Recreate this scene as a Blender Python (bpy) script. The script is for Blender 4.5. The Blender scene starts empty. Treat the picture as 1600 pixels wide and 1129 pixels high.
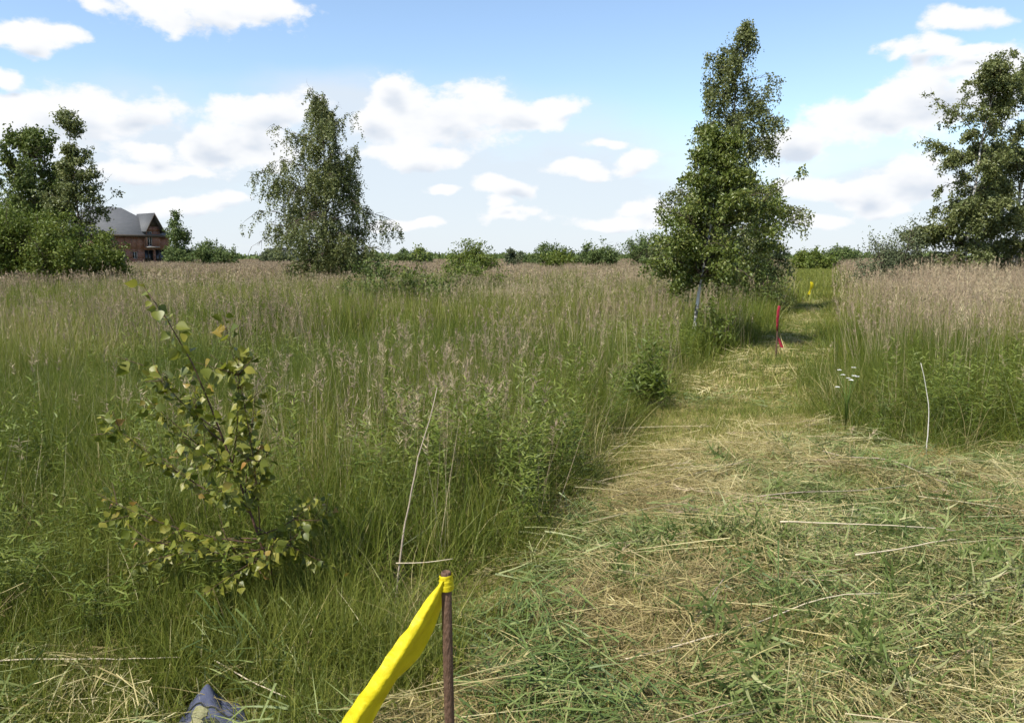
import bpy, math, random
import numpy as np
from mathutils import Vector, Matrix, Quaternion, Euler

random.seed(7)
S = bpy.context.scene
C = S.collection
R = math.radians
PI = math.pi

# ------------------------------------------------------------------ camera
cam = bpy.data.cameras.new('camera')
cam.sensor_fit = 'HORIZONTAL'; cam.sensor_width = 36.0; cam.lens = 28.8
cam.clip_start = 0.05; cam.clip_end = 9000
camo = bpy.data.objects.new('camera', cam); C.objects.link(camo)
camo.location = (0, 0, 1.6); camo.rotation_euler = (R(90 - 7.19), 0, 0)
S.camera = camo

# ------------------------------------------------------------------ light, exposure
SUN_EL, SUN_AZ = 54.0, -131.0          # azimuth from +Y (view direction), negative = to the left
SUN_STRENGTH, SKY_STRENGTH = 5.0, 0.13
S.view_settings.view_transform = 'Standard'; S.view_settings.look = 'None'
S.view_settings.gamma = 1.0; S.view_settings.use_curve_mapping = False
S.view_settings.exposure = 0.68
sl = bpy.data.lights.new('sun', 'SUN'); sl.energy = SUN_STRENGTH; sl.angle = R(0.53); sl.color = (1.0, 0.95, 0.87)
slo = bpy.data.objects.new('sun', sl); C.objects.link(slo)
sdir = Vector((math.sin(R(SUN_AZ)) * math.cos(R(SUN_EL)), math.cos(R(SUN_AZ)) * math.cos(R(SUN_EL)), math.sin(R(SUN_EL))))
slo.rotation_euler = sdir.to_track_quat('Z', 'Y').to_euler(); slo.location = (-20, -10, 30)
S.cycles.use_adaptive_sampling = True; S.cycles.adaptive_threshold = .03
S.cycles.max_bounces = 4; S.cycles.diffuse_bounces = 3; S.cycles.transmission_bounces = 3
S.cycles.transparent_max_bounces = 4; S.cycles.use_denoising = True
S.cycles.caustics_reflective = False; S.cycles.caustics_refractive = False

# ------------------------------------------------------------------ sky with cumulus
W = bpy.data.worlds.new('World'); S.world = W; W.use_nodes = True
# clouds: azimuth, elevation of the centre, half width, height up, depth down, weight (degrees)
HARD = [
 (-27.7, 7.9, 5.1, 1.54, 0.82, 1.00), (-23.9, 8.7, 3.3, 1.06, 0.83, 0.90), (-30.7, 7.5, 2.6, 1.61, 1.08, 0.90), (-19.7, 7.6, 1.9, 1.18, 1.58, 1.00),
 (-17.6, 6.9, 2.4, 1.91, 1.01, 1.15), (-16.5, 9.5, 3.0, 1.09, 1.19, 0.90), (-23.1, 6.5, 2.2, 0.78, 0.58, 0.70), (-8.1, 11.1, 1.4, 0.79, 1.01, 1.00),
 (-9.3, 9.2, 1.7, 1.14, 1.22, 0.95), (-4.8, 9.3, 4.1, 1.63, 1.44, 1.05), (0.0, 9.5, 3.0, 0.90, 1.03, 0.75), (-6.5, 7.2, 3.9, 0.62, 1.05, 0.60),
 (3.0, 9.9, 2.2, 0.57, 0.57, 0.50), (-5.1, 4.6, 1.1, 0.43, 0.29, 0.85), (-0.4, 4.5, 1.9, 0.86, 0.43, 0.80), (-0.2, 2.8, 2.1, 0.52, 0.39, 0.80),
 (-1.3, 3.5, 0.9, 0.43, 0.35, 0.60), (4.8, 5.8, 1.6, 0.55, 0.34, 0.95), (9.1, 6.5, 1.4, 0.70, 0.55, 0.95), (7.0, 2.3, 3.7, 0.52, 0.43, 0.75),
 (9.0, 3.1, 1.7, 0.86, 0.51, 0.90), (6.5, 7.5, 1.7, 0.37, 0.29, 0.50), (18.7, 7.0, 2.3, 1.11, 0.72, 1.00), (23.4, 8.2, 2.8, 1.51, 0.96, 1.20),
 (25.5, 9.2, 2.5, 1.40, 1.50, 1.10), (27.5, 10.1, 2.4, 1.44, 1.64, 1.20), (30.6, 10.3, 1.4, 1.22, 1.77, 1.10), (20.6, 4.2, 2.1, 0.96, 0.49, 0.95),
 (22.7, 4.1, 1.7, 1.03, 0.80, 0.95), (25.8, 4.6, 2.1, 1.15, 1.09, 1.05), (23.7, 3.1, 1.5, 0.59, 0.48, 0.70), (19.7, 2.4, 1.8, 0.49, 0.41, 0.70),
 (-21.4, 3.0, 2.3, 0.64, 0.40, 0.80), (-19.3, 3.5, 1.8, 0.49, 0.37, 0.70), (-24.7, 5.2, 2.5, 0.70, 0.54, 0.65), (-22.1, 5.5, 2.3, 0.55, 0.47, 0.60),
 (-7.9, 2.3, 2.2, 0.34, 0.30, 0.55), (-20.5, 15.0, 4.7, 1.07, 0.94, 1.00), (-17.0, 15.7, 2.7, 0.72, 0.59, 0.80), (-29.5, 12.4, 2.0, 0.76, 0.62, 0.85),
 (-27.6, 12.5, 1.0, 0.49, 0.35, 0.80), (-30.9, 10.4, 0.9, 0.48, 0.35, 0.75), (27.8, 13.6, 1.8, 0.82, 0.63, 0.75), (25.7, 12.4, 2.1, 0.50, 0.50, 0.50),
 (27.8, 11.9, 2.4, 0.49, 0.43, 0.50),
]
SOFT = [
 (-6.5, 6.2, 14.0, 4.13, 5.58, 1.10), (-12.0, 9.7, 6.6, 2.17, 2.44, 0.90), (3.5, 4.0, 10.8, 4.64, 3.92, 0.95), (-22.8, 6.1, 12.6, 3.47, 3.96, 1.15), (25.5, 3.7, 9.3, 3.09, 3.14, 1.05), (0, 1.0, 75.0, 4.5, 4.0, 1.10),
]
def build_world():
    # direction -> cloud density: ellipses in azimuth and elevation, broken up by fractal noise
    nt = W.node_tree; n, l = nt.nodes, nt.links
    n.clear()
    W.cycles.sampling_method = 'MANUAL'; W.cycles.sample_map_resolution = 512
    def put(sock, v):
        if isinstance(v, (int, float, tuple)): sock.default_value = v
        else: l.new(v, sock)
    def M(op, a, b=None, c=None):
        m = n.new('ShaderNodeMath'); m.operation = op
        for i, v in enumerate((a, b, c)):
            if v is not None: put(m.inputs[i], v)
        return m.outputs[0]
    def V(op, *a):
        m = n.new('ShaderNodeVectorMath'); m.operation = op
        for i, v in enumerate(a): put(m.inputs[i], v)
        return m.outputs['Value'] if op == 'LENGTH' else m.outputs[0]
    def MR(v, a, b, c=0., d=1.):
        m = n.new('ShaderNodeMapRange'); m.interpolation_type = 'SMOOTHSTEP'; l.new(v, m.inputs[0])
        for i, q in enumerate((a, b, c, d)): m.inputs[i + 1].default_value = q
        return m.outputs[0]
    def noise(vec, scale, detail, rough, off, color=False):
        t = n.new('ShaderNodeTexNoise'); t.inputs['Scale'].default_value = 1; t.inputs['Detail'].default_value = detail
        t.inputs['Roughness'].default_value = rough; l.new(V('MULTIPLY_ADD', vec, scale, (off, off * .7, off * .3)), t.inputs['Vector'])
        return t.outputs[1 if color else 0]
    def mix(fac, a, b):
        m = n.new('ShaderNodeMix'); m.data_type = 'RGBA'; put(m.inputs[0], fac); put(m.inputs[6], a); put(m.inputs[7], b)
        return m.outputs[2]
    out = n.new('ShaderNodeOutputWorld'); bg = n.new('ShaderNodeBackground')
    sky = n.new('ShaderNodeTexSky'); sky.sky_type = 'NISHITA'; sky.sun_disc = False
    sky.sun_elevation = R(SUN_EL); sky.sun_rotation = R(SUN_AZ); sky.air_density = 1.0; sky.dust_density = 0.3; sky.ozone_density = 1.4
    tc = n.new('ShaderNodeTexCoord'); dr = V('NORMALIZE', tc.outputs['Generated'])
    sx = n.new('ShaderNodeSeparateXYZ'); l.new(dr, sx.inputs[0])
    cb = n.new('ShaderNodeCombineXYZ')
    az = M('MULTIPLY', M('ARCTAN2', sx.outputs[0], sx.outputs[1]), 180 / PI); el = M('MULTIPLY', M('ARCSINE', sx.outputs[2]), 180 / PI)
    l.new(az, cb.inputs[0]); l.new(el, cb.inputs[1])
    wob = noise(dr, (9, 9, 15), 3, .55, 3.1, True)
    ae = V('MULTIPLY_ADD', wob, (5.0, 2.4, 0), V('ADD', cb.outputs[0], (-2.5, -1.2, 0)))
    def blobs(p, lst, dx=0., dy=0.):
        acc = None
        for a, e, w, hu, hd, k in lst:
            q = .62 + .42 * k; w, hu, hd = w * q * 1.45, hu * q * 1.5, hd * q * 1.45
            c = (e + (hu - hd) * .5 + dy, (hu + hd) * .5)
            v = V('LENGTH', V('MULTIPLY_ADD', p, (1 / w, 1 / c[1], 0), (-(a + dx) / w, -c[0] / c[1], 0)))
            acc = v if acc is None else M('SMOOTH_MIN', acc, v, .25)
        return M('SUBTRACT', 1.0, acc)
    hard = blobs(ae, HARD); soft = blobs(ae, SOFT)
    # the same kind of broken cumulus goes on all round, outside the part of the sky in view
    ax = M('MAXIMUM', M('DIVIDE', M('ABSOLUTE', az), 37), M('DIVIDE', el, 21))
    gen = M('MULTIPLY_ADD', M('SUBTRACT', noise(dr, (3.4, 3.4, 7), 2, .5, 12.3), .56), 5.0, M('MULTIPLY_ADD', MR(ax, .96, 1.3), 1.5, -1.5))
    hard = M('MAXIMUM', hard, gen)
    f0 = noise(dr, (20, 20, 32), 8, .58, 1.7)
    f1 = noise(V('ADD', dr, (-.008, 0, .016)), (17, 17, 30), 3, .55, 1.7)
    f2 = noise(dr, (6, 6, 20), 5, .62, 5.1)
    d0 = M('MULTIPLY_ADD', f0, 2.2, M('SUBTRACT', M('MINIMUM', hard, .62), 1.02))
    up = blobs(ae, HARD, .35, -.75)                # what cloud still lies above this point, towards the sun
    d1 = M('MULTIPLY_ADD', f1, 1.5, M('SUBTRACT', M('MAXIMUM', up, gen), .75))
    mask = MR(d0, .06, .50); shade = MR(d1, .38, 1.25)
    smask = MR(M('MULTIPLY', M('MAXIMUM', soft, 0), M('MULTIPLY_ADD', f2, 1.3, .35)), .0, .75, 0, .9)
    k = 1 / SKY_STRENGTH * 2 ** -S.view_settings.exposure
    white = (1.00 * k, 1.01 * k, 1.03 * k, 1); grey = (.70 * k, .77 * k, .87 * k, 1); veil = (.76 * k, .84 * k, .93 * k, 1)
    c = mix(smask, sky.outputs[0], veil)
    c = mix(mask, c, mix(shade, white, grey))
    l.new(c, bg.inputs['Color']); bg.inputs['Strength'].default_value = SKY_STRENGTH
    l.new(bg.outputs[0], out.inputs[0])
build_world()

# ------------------------------------------------------------------ small maths
_tab = np.random.default_rng(11).random((256, 256))
def vnoise(x, y, s=1.0, o=0):
    x = np.asarray(x, float) * s + o * 17.3; y = np.asarray(y, float) * s + o * 9.1
    xi = np.floor(x).astype(int); yi = np.floor(y).astype(int); fx = x - xi; fy = y - yi
    fx = fx * fx * (3 - 2 * fx); fy = fy * fy * (3 - 2 * fy)
    a = _tab[xi & 255, yi & 255]; b = _tab[(xi + 1) & 255, yi & 255]; c = _tab[xi & 255, (yi + 1) & 255]; d = _tab[(xi + 1) & 255, (yi + 1) & 255]
    return (a * (1 - fx) + b * fx) * (1 - fy) + (c * (1 - fx) + d * fx) * fy
def fbm(x, y, s=1.0, o=0): return .55 * vnoise(x, y, s, o) + .3 * vnoise(x, y, s * 2.1, o + 1) + .15 * vnoise(x, y, s * 4.3, o + 2)
def sstep(a, b, x):
    t = np.clip((np.asarray(x, float) - a) / (b - a), 0, 1); return t * t * (3 - 2 * t)

# the mown strip, metres: left edge outwards, right edge back
EDGE_L = [(-.75, -1.5), (-.62, 2.3), (-.36, 2.9), (-.2, 3.4), (.1, 4.25), (.47, 5.63), (.87, 6.8), (1.4, 8.4), (2.15, 10.36), (2.86, 12.0), (3.75, 13.3), (4.4, 14.6), (5.6, 17.6), (7.1, 21.25), (8.7, 25.2), (10.0, 28.3), (11.0, 31.4)]
EDGE_R = [(12.3, 31.4), (11.0, 28.0), (9.35, 23.7), (6.8, 17.6), (5.0, 13.05), (3.85, 10.36), (3.15, 8.2), (2.95, 7.0), (3.3, 6.55), (4.3, 6.4), (5.6, 6.2), (8.5, 5.9), (8.5, -1.5)]
POLY = np.array(EDGE_L + EDGE_R)
def in_mown(x, y, wob=.12):
    x = np.asarray(x, float); y = np.asarray(y, float)
    x = x + (vnoise(x, y, 2.3, 5) - .5) * 2 * wob
    res = np.zeros(x.shape, bool); j = len(POLY) - 1
    for i in range(len(POLY)):
        xi, yi = POLY[i]; xj, yj = POLY[j]
        c = ((yi > y) != (yj > y)) & (x < (xj - xi) * (y - yi) / (yj - yi + 1e-12) + xi)
        res ^= c; j = i
    return res
def edge_dist(x, y):
    d = np.full(np.shape(x), 99.)
    for a, b in zip(POLY, np.roll(POLY, -1, 0)):
        ab = b - a; t = np.clip(((x - a[0]) * ab[0] + (y - a[1]) * ab[1]) / (ab @ ab + 1e-9), 0, 1); d = np.minimum(d, np.hypot(x - a[0] - t * ab[0], y - a[1] - t * ab[1]))
    return d
MOUNDS = [(2.55, 5.55, .42, .10), (1.0, 4.2, .5, .10), (1.75, 4.1, .55, .09), (1.25, 3.25, .45, .08), (2.3, 3.7, .4, .07), (2.1, 6.3, .5, .05), (2.9, 4.6, .5, .08), (.75, 3.5, .3, .05), (1.6, 5.2, .4, .06)]
def gz(x, y):
    x = np.asarray(x, float); y = np.asarray(y, float)
    h = (fbm(x, y, .45, 3) - .5) * .10 + (vnoise(x, y, 2.6, 8) - .5) * .035
    for mx, my, r, k in MOUNDS: h = h + k * np.exp(-((x - mx) ** 2 + ((y - my) * 1.2) ** 2) / (r * r))
    return h * (1 - sstep(40, 90, y))

# ------------------------------------------------------------------ mesh helpers
class MB:
    def __init__(s): s.v = []; s.f = []; s.n = 0; s.bl = []
    def add(s, v, f, bl=0.5):
        v = np.asarray(v, float).reshape(-1, 3); f = np.asarray(f, int)
        s.v.append(v); s.f.append(f + s.n); s.n += len(v)
        s.bl.append(np.broadcast_to(np.asarray(bl, float), (len(v),)).copy())
    def mesh(s, name, mat=None, smooth=False):
        me = bpy.data.meshes.new(name)
        v = np.concatenate(s.v); me.vertices.add(len(v)); me.vertices.foreach_set('co', v.ravel().astype(np.float32))
        idx = np.concatenate([f.ravel() for f in s.f]); sizes = np.concatenate([np.full(f.shape[0], f.shape[1]) for f in s.f])
        me.loops.add(len(idx)); me.loops.foreach_set('vertex_index', idx.astype(np.int32))
        st = np.concatenate([[0], np.cumsum(sizes)[:-1]])
        me.polygons.add(len(sizes)); me.polygons.foreach_set('loop_start', st.astype(np.int32)); me.polygons.foreach_set('loop_total', sizes.astype(np.int32))
        if smooth: me.polygons.foreach_set('use_smooth', np.ones(len(sizes), bool))
        at = me.attributes.new('bl', 'FLOAT', 'POINT'); at.data.foreach_set('value', np.concatenate(s.bl).astype(np.float32))
        if mat: me.materials.append(mat)
        me.update(calc_edges=True)
        return me
    def obj(s, name, mat, parent=None, smooth=False):
        o = bpy.data.objects.new(name, s.mesh(name, mat, smooth)); C.objects.link(o)
        if parent: o.parent = parent
        return o
    def box(s, x0, x1, y0, y1, z0, z1):
        s.add([(x0, y0, z0), (x1, y0, z0), (x1, y1, z0), (x0, y1, z0), (x0, y0, z1), (x1, y0, z1), (x1, y1, z1), (x0, y1, z1)],
              [(0, 3, 2, 1), (4, 5, 6, 7), (0, 1, 5, 4), (1, 2, 6, 5), (2, 3, 7, 6), (3, 0, 4, 7)])
    def tube(s, pts, rad, sides=6, bl=.5, cap=True):
        P = np.asarray(pts, float); n = len(P); rad = np.broadcast_to(np.asarray(rad, float), (n,))
        T = np.gradient(P, axis=0); T /= np.linalg.norm(T, axis=1)[:, None] + 1e-9
        up = np.array([0, 0, 1.]) if abs(T[0][2]) < .9 else np.array([1., 0, 0])
        A = np.cross(T, up); A /= np.linalg.norm(A, axis=1)[:, None] + 1e-9; B = np.cross(T, A)
        th = np.arange(sides) * 2 * PI / sides
        V = P[:, None] + rad[:, None, None] * (A[:, None] * np.cos(th)[None, :, None] + B[:, None] * np.sin(th)[None, :, None])
        i = np.arange(n - 1)[:, None] * sides; j = np.arange(sides)[None]; k = (j + 1) % sides
        F = np.stack([i + j, i + k, i + sides + k, i + sides + j], -1).reshape(-1, 4)
        s.add(V.reshape(-1, 3), F, bl)
        if cap:
            for q, flip in ((0, 1), (n - 1, 0)):
                o = [(q * sides + (sides - 1 - a if flip else a)) - n * sides for a in range(sides)]
                s.f.append(np.array([o]) + s.n)
    def leaves(s, c, d, nrm, L, Wd, bl, fold=.25):
        c = np.asarray(c, float); N = len(c)
        d = d / (np.linalg.norm(d, axis=1)[:, None] + 1e-9)
        b = np.cross(d, nrm); b /= np.linalg.norm(b, axis=1)[:, None] + 1e-9; nn = np.cross(b, d)
        L = np.broadcast_to(L, (N,))[:, None]; Wd = np.broadcast_to(Wd, (N,))[:, None]
        p0 = c; p2 = c + d * L; m = c + d * L * .42
        p1 = m + b * Wd * .5 + nn * Wd * fold; p3 = m - b * Wd * .5 + nn * Wd * fold
        V = np.stack([p0, p1, p2, p3], 1).reshape(-1, 3)
        i = np.arange(N)[:, None] * 4
        F = np.concatenate([i + np.array([[0, 1, 2]]), i + np.array([[0, 2, 3]])])
        s.add(V, F, np.repeat(np.broadcast_to(bl, (N,)), 4))
    def blades(s, base, d0, L, w, droop, seg=4, bl=.5, rng=None, flat=False):
        """curved tapering grass blades: base (N,3), start direction (N,3), droop = how far the tip bends down"""
        base = np.asarray(base, float); N = len(base)
        d0 = d0 / np.linalg.norm(d0, axis=1)[:, None]
        side = rng.normal(size=(N, 3)); side[:, 2] *= .15
        if flat: side = np.cross(d0, np.array([0, 0, 1.])) + rng.normal(size=(N, 3)) * .5
        side -= (side * d0).sum(1)[:, None] * d0; side /= np.linalg.norm(side, axis=1)[:, None] + 1e-9
        hz = d0.copy(); hz[:, 2] = 0; hz += rng.normal(size=(N, 3)) * np.array([.15, .15, 0]); hz /= np.linalg.norm(hz, axis=1)[:, None] + 1e-9
        L = np.broadcast_to(L, (N,)); w = np.broadcast_to(w, (N,)); droop = np.broadcast_to(droop, (N,))
        rows = []
        for k in range(seg + 1):
            t = k / seg
            p = base + d0 * (L * t)[:, None] + hz * (L * droop * t * t)[:, None] - np.array([0, 0, 1.]) * (L * droop * .75 * t ** 2.4)[:, None]
            ww = (w * (1 - .92 * t ** 1.6) * .5)[:, None]
            rows.append(p - side * ww); rows.append(p + side * ww)
        V = np.stack(rows, 1).reshape(-1, 3); nv = 2 * (seg + 1)
        i = np.arange(N)[:, None] * nv
        F = np.concatenate([i + np.array([[2 * k, 2 * k + 1, 2 * k + 3, 2 * k + 2]]) for k in range(seg)])
        s.add(V, F, np.repeat(np.broadcast_to(bl, (N,)), nv))

def tag(o, label=None, cat=None, group=None, kind=None):
    if label: o['label'] = label
    if cat: o['category'] = cat
    if group: o['group'] = group
    if kind: o['kind'] = kind
    return o
def empty(name, loc, label, cat, group=None):
    o = bpy.data.objects.new(name, None); C.objects.link(o); o.location = loc; o.empty_display_size = .2
    return tag(o, label, cat, group)

# ------------------------------------------------------------------ materials
def ramp_node(n, stops):
    r = n.new('ShaderNodeValToRGB'); e = r.color_ramp.elements
    while len(e) < len(stops): e.new(.5)
    for q, (p, c) in zip(e, stops): q.position = p; q.color = (*c, 1)
    return r
def leafmat(name, stops, trans=.35, rough=.5, spec=.25, tint=0., rnd=0., objrnd=0.):
    """blades and leaves: colour picked along a ramp per blade ('bl'), shifted per clump ('tint')"""
    m = bpy.data.materials.new(name); m.use_nodes = True; n, l = m.node_tree.nodes, m.node_tree.links
    p = n['Principled BSDF']; out = n['Material Output']
    a = n.new('ShaderNodeAttribute'); a.attribute_name = 'bl'; v = a.outputs['Fac']
    def add(x, k, off):
        nonlocal v
        mm = n.new('ShaderNodeMath'); mm.operation = 'MULTIPLY_ADD'; l.new(x, mm.inputs[0]); mm.inputs[1].default_value = k
        ss = n.new('ShaderNodeMath'); ss.operation = 'ADD'; l.new(v, ss.inputs[0]); ss.inputs[1].default_value = off
        l.new(ss.outputs[0], mm.inputs[2]); v = mm.outputs[0]
    if tint:
        t = n.new('ShaderNodeAttribute'); t.attribute_type = 'INSTANCER'; t.attribute_name = 'tint'; add(t.outputs['Fac'], tint, -.5 * tint)
    if objrnd or rnd:
        oi = n.new('ShaderNodeObjectInfo'); add(oi.outputs['Random'], objrnd or rnd, -.5 * (objrnd or rnd))
    r = ramp_node(n, stops); l.new(v, r.inputs[0])
    l.new(r.outputs[0], p.inputs['Base Color']); p.inputs['Roughness'].default_value = rough; p.inputs['Specular IOR Level'].default_value = spec
    if trans:
        tr = n.new('ShaderNodeBsdfTranslucent'); l.new(r.outputs[0], tr.inputs['Color'])
        mx = n.new('ShaderNodeMixShader'); mx.inputs[0].default_value = trans
        l.new(p.outputs[0], mx.inputs[1]); l.new(tr.outputs[0], mx.inputs[2]); l.new(mx.outputs[0], out.inputs['Surface'])
    return m
def noisemat(name, stops, scale, rough=.8, detail=5, bump=0., sc=(1, 1, 1), spec=.25, metallic=0., bscale=None):
    m = bpy.data.materials.new(name); m.use_nodes = True; n, l = m.node_tree.nodes, m.node_tree.links; p = n['Principled BSDF']
    tc = n.new('ShaderNodeTexCoord'); mp = n.new('ShaderNodeMapping'); mp.inputs['Scale'].default_value = sc; l.new(tc.outputs['Object'], mp.inputs[0])
    t = n.new('ShaderNodeTexNoise'); t.inputs['Scale'].default_value = scale; t.inputs['Detail'].default_value = detail; t.inputs['Roughness'].default_value = .65
    l.new(mp.outputs[0], t.inputs['Vector']); r = ramp_node(n, stops); l.new(t.outputs[0], r.inputs[0]); l.new(r.outputs[0], p.inputs['Base Color'])
    p.inputs['Roughness'].default_value = rough; p.inputs['Specular IOR Level'].default_value = spec; p.inputs['Metallic'].default_value = metallic
    if bump:
        t2 = n.new('ShaderNodeTexNoise'); t2.inputs['Scale'].default_value = bscale or scale * 3; t2.inputs['Detail'].default_value = 4; l.new(mp.outputs[0], t2.inputs['Vector'])
        b = n.new('ShaderNodeBump'); b.inputs['Strength'].default_value = bump; b.inputs['Distance'].default_value = .02; l.new(t2.outputs[0], b.inputs['Height']); l.new(b.outputs[0], p.inputs['Normal'])
    return m
GREEN = [(0, (.072, .100, .012)), (.35, (.135, .168, .020)), (.65, (.200, .218, .036)), (.85, (.27, .24, .075)), (1, (.36, .30, .14))]
M = dict(
 grass=leafmat('meadow_grass', GREEN, .38, .5, .3, tint=.75, rnd=.15),
 lush=leafmat('lush_grass', [(0, (.075, .102, .014)), (.5, (.145, .172, .024)), (1, (.24, .24, .05))], .38, .5, .3, tint=.5, rnd=.15),
 dry=leafmat('dry_stalks', [(0, (.23, .17, .115)), (.35, (.33, .255, .165)), (.7, (.44, .36, .22)), (1, (.55, .48, .30))], .2, .7, .15, tint=.5, rnd=.2),
 mown=leafmat('stubble', [(0, (.08, .125, .02)), (.3, (.16, .19, .033)), (.55, (.27, .26, .07)), (.8, (.40, .345, .13)), (1, (.48, .42, .20))], .3, .6, .2, tint=.7, rnd=.2),
 straw=leafmat('straw', [(0, (.19, .14, .06)), (.35, (.30, .245, .10)), (.7, (.41, .35, .155)), (1, (.54, .48, .26))], .2, .55, .3, tint=.5, rnd=.2),
 cut=leafmat('cut_leaves', [(0, (.065, .105, .026)), (.45, (.130, .175, .044)), (.8, (.235, .26, .095)), (1, (.36, .34, .17))], .25, .5, .3, tint=.4, rnd=.2),
 weed=leafmat('weed_leaves', [(0, (.065, .095, .015)), (.5, (.120, .160, .022)), (1, (.20, .225, .045))], .35, .5, .3, tint=.4, rnd=.2),
 birch=leafmat('birch_leaves', [(0, (.066, .084, .025)), (.5, (.135, .158, .048)), (1, (.225, .235, .085))], .35, .45, .4),
 birchy=leafmat('young_birch_leaves', [(0, (.060, .090, .016)), (.5, (.120, .155, .026)), (1, (.23, .24, .065))], .35, .42, .45),
 willow=leafmat('willow_leaves', [(0, (.055, .085, .014)), (.5, (.115, .155, .022)), (1, (.20, .22, .045))], .32, .5, .3),
 darkleaf=leafmat('dark_leaves', [(0, (.050, .074, .016)), (.5, (.095, .130, .026)), (1, (.165, .19, .046))], .3, .5, .3),
 farleaf=leafmat('hazy_leaves', [(0, (.055, .085, .028)), (.5, (.10, .14, .040)), (1, (.17, .20, .065))], .3, .6, .2),
 greyleaf=leafmat('grey_leaves', [(0, (.07, .09, .045)), (.5, (.12, .145, .07)), (1, (.19, .205, .11))], .3, .6, .2),
 bark=noisemat('birch_bark', [(0, (.04, .035, .03)), (.42, (.13, .12, .11)), (.5, (.50, .48, .44)), (1, (.66, .64, .60))], 4, .75, 4, .3, (1, 1, 2.5)),
 brown=noisemat('brown_bark', [(0, (.035, .025, .018)), (1, (.11, .085, .06))], 9, .85, 4, .4, (1, 1, .4)),
 twig=noisemat('twig_bark', [(0, (.045, .022, .014)), (1, (.11, .06, .04))], 40, .6, 3, .2),
)

# ------------------------------------------------------------------ ground and mown path
def build_ground():
    def axis(lo, hi, core0, core1, step, grow=1.28):
        a = list(np.arange(core0, core1 + 1e-6, step)); s = step; v = core1
        while v < hi: s *= grow; v += s; a.append(v)
        s = step; v = core0; b = []
        while v > lo: s *= grow; v -= s; b.append(v)
        return np.array(b[::-1] + a)
    X = axis(-4000, 4000, -7.2, 13.2, .16); Y = axis(-400, 6000, .4, 30, .16)
    gx, gy = np.meshgrid(X, Y, indexing='ij'); z = gz(gx, gy)
    V = np.stack([gx, gy, z], -1).reshape(-1, 3); ny = len(Y)
    i, j = np.meshgrid(np.arange(len(X) - 1), np.arange(ny - 1), indexing='ij')
    F = np.stack([i * ny + j, (i + 1) * ny + j, (i + 1) * ny + j + 1, i * ny + j + 1], -1).reshape(-1, 4)
    mg = noisemat('soil_and_thatch', [(0, (.055, .050, .018)), (.4, (.10, .095, .030)), (.6, (.16, .135, .055)), (1, (.25, .20, .10))], 1.2, .95, 8, .8, spec=.1, bscale=30)
    m = MB(); m.add(V, F); o = m.obj('ground', mg, None, True); tag(o, kind='structure')
    c = V[F].mean(1); k = in_mown(c[:, 0], c[:, 1], .05) & (c[:, 1] > -.5)
    Fp = F[k]; u, inv = np.unique(Fp, return_inverse=True)
    mp = noisemat('mown_thatch', [(0, (.07, .065, .022)), (.42, (.15, .125, .045)), (.6, (.25, .20, .085)), (1, (.36, .29, .15))], 2.5, .95, 8, .9, spec=.1, bscale=40)
    m = MB(); m.add(V[u] + np.array([0, 0, .006]), inv.reshape(-1, 4)); o = m.obj('path', mp, None, True); tag(o, kind='structure')
build_ground()

# ------------------------------------------------------------------ scattered vegetation (what nobody could count)
def scatter_group():
    g = bpy.data.node_groups.new('scatter', 'GeometryNodeTree')
    g.interface.new_socket('Geometry', in_out='INPUT', socket_type='NodeSocketGeometry')
    g.interface.new_socket('Clumps', in_out='INPUT', socket_type='NodeSocketCollection')
    g.interface.new_socket('Geometry', in_out='OUTPUT', socket_type='NodeSocketGeometry')
    n, l = g.nodes, g.links
    gi = n.new('NodeGroupInput'); go = n.new('NodeGroupOutput'); ci = n.new('GeometryNodeCollectionInfo')
    ci.inputs['Separate Children'].default_value = True; ci.inputs['Reset Children'].default_value = True
    l.new(gi.outputs[1], ci.inputs['Collection'])
    ip = n.new('GeometryNodeInstanceOnPoints'); ip.inputs['Pick Instance'].default_value = True
    def attr(nm, t):
        a = n.new('GeometryNodeInputNamedAttribute'); a.data_type = t; a.inputs['Name'].default_value = nm
        return [s for s in a.outputs if s.enabled and s.name == 'Attribute'][0]
    e = n.new('FunctionNodeEulerToRotation'); l.new(attr('rot', 'FLOAT_VECTOR'), e.inputs[0])
    l.new(gi.outputs[0], ip.inputs['Points']); l.new(ci.outputs[0], ip.inputs['Instance'])
    l.new(attr('idx', 'INT'), ip.inputs['Instance Index']); l.new(e.outputs[0], ip.inputs['Rotation']); l.new(attr('scl', 'FLOAT_VECTOR'), ip.inputs['Scale'])
    l.new(ip.outputs[0], go.inputs[0])
    return g
SG = scatter_group()
rg = np.random.default_rng(5)
def scatter(name, meshes, P, rot, scl, idx, tint, label, cat):
    col = bpy.data.collections.new(name + '_clumps')
    for i, me in enumerate(meshes):
        o = bpy.data.objects.new('%s_clump_%02d' % (name, i), me); col.objects.link(o)
    N = len(P); me = bpy.data.meshes.new(name); me.vertices.add(N); me.vertices.foreach_set('co', np.asarray(P, np.float32).ravel())
    for nm, t, d, key in (('rot', 'FLOAT_VECTOR', rot, 'vector'), ('scl', 'FLOAT_VECTOR', scl, 'vector'), ('idx', 'INT', idx, 'value'), ('tint', 'FLOAT', tint, 'value')):
        a = me.attributes.new(nm, t, 'POINT'); a.data.foreach_set(key, np.asarray(d, np.int32 if t == 'INT' else np.float32).ravel())
    o = bpy.data.objects.new(name, me); C.objects.link(o)
    md = o.modifiers.new('scatter', 'NODES'); md.node_group = SG
    md[[s for s in SG.interface.items_tree if s.name == 'Clumps'][0].identifier] = col
    return tag(o, label, cat, kind='stuff')

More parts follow.
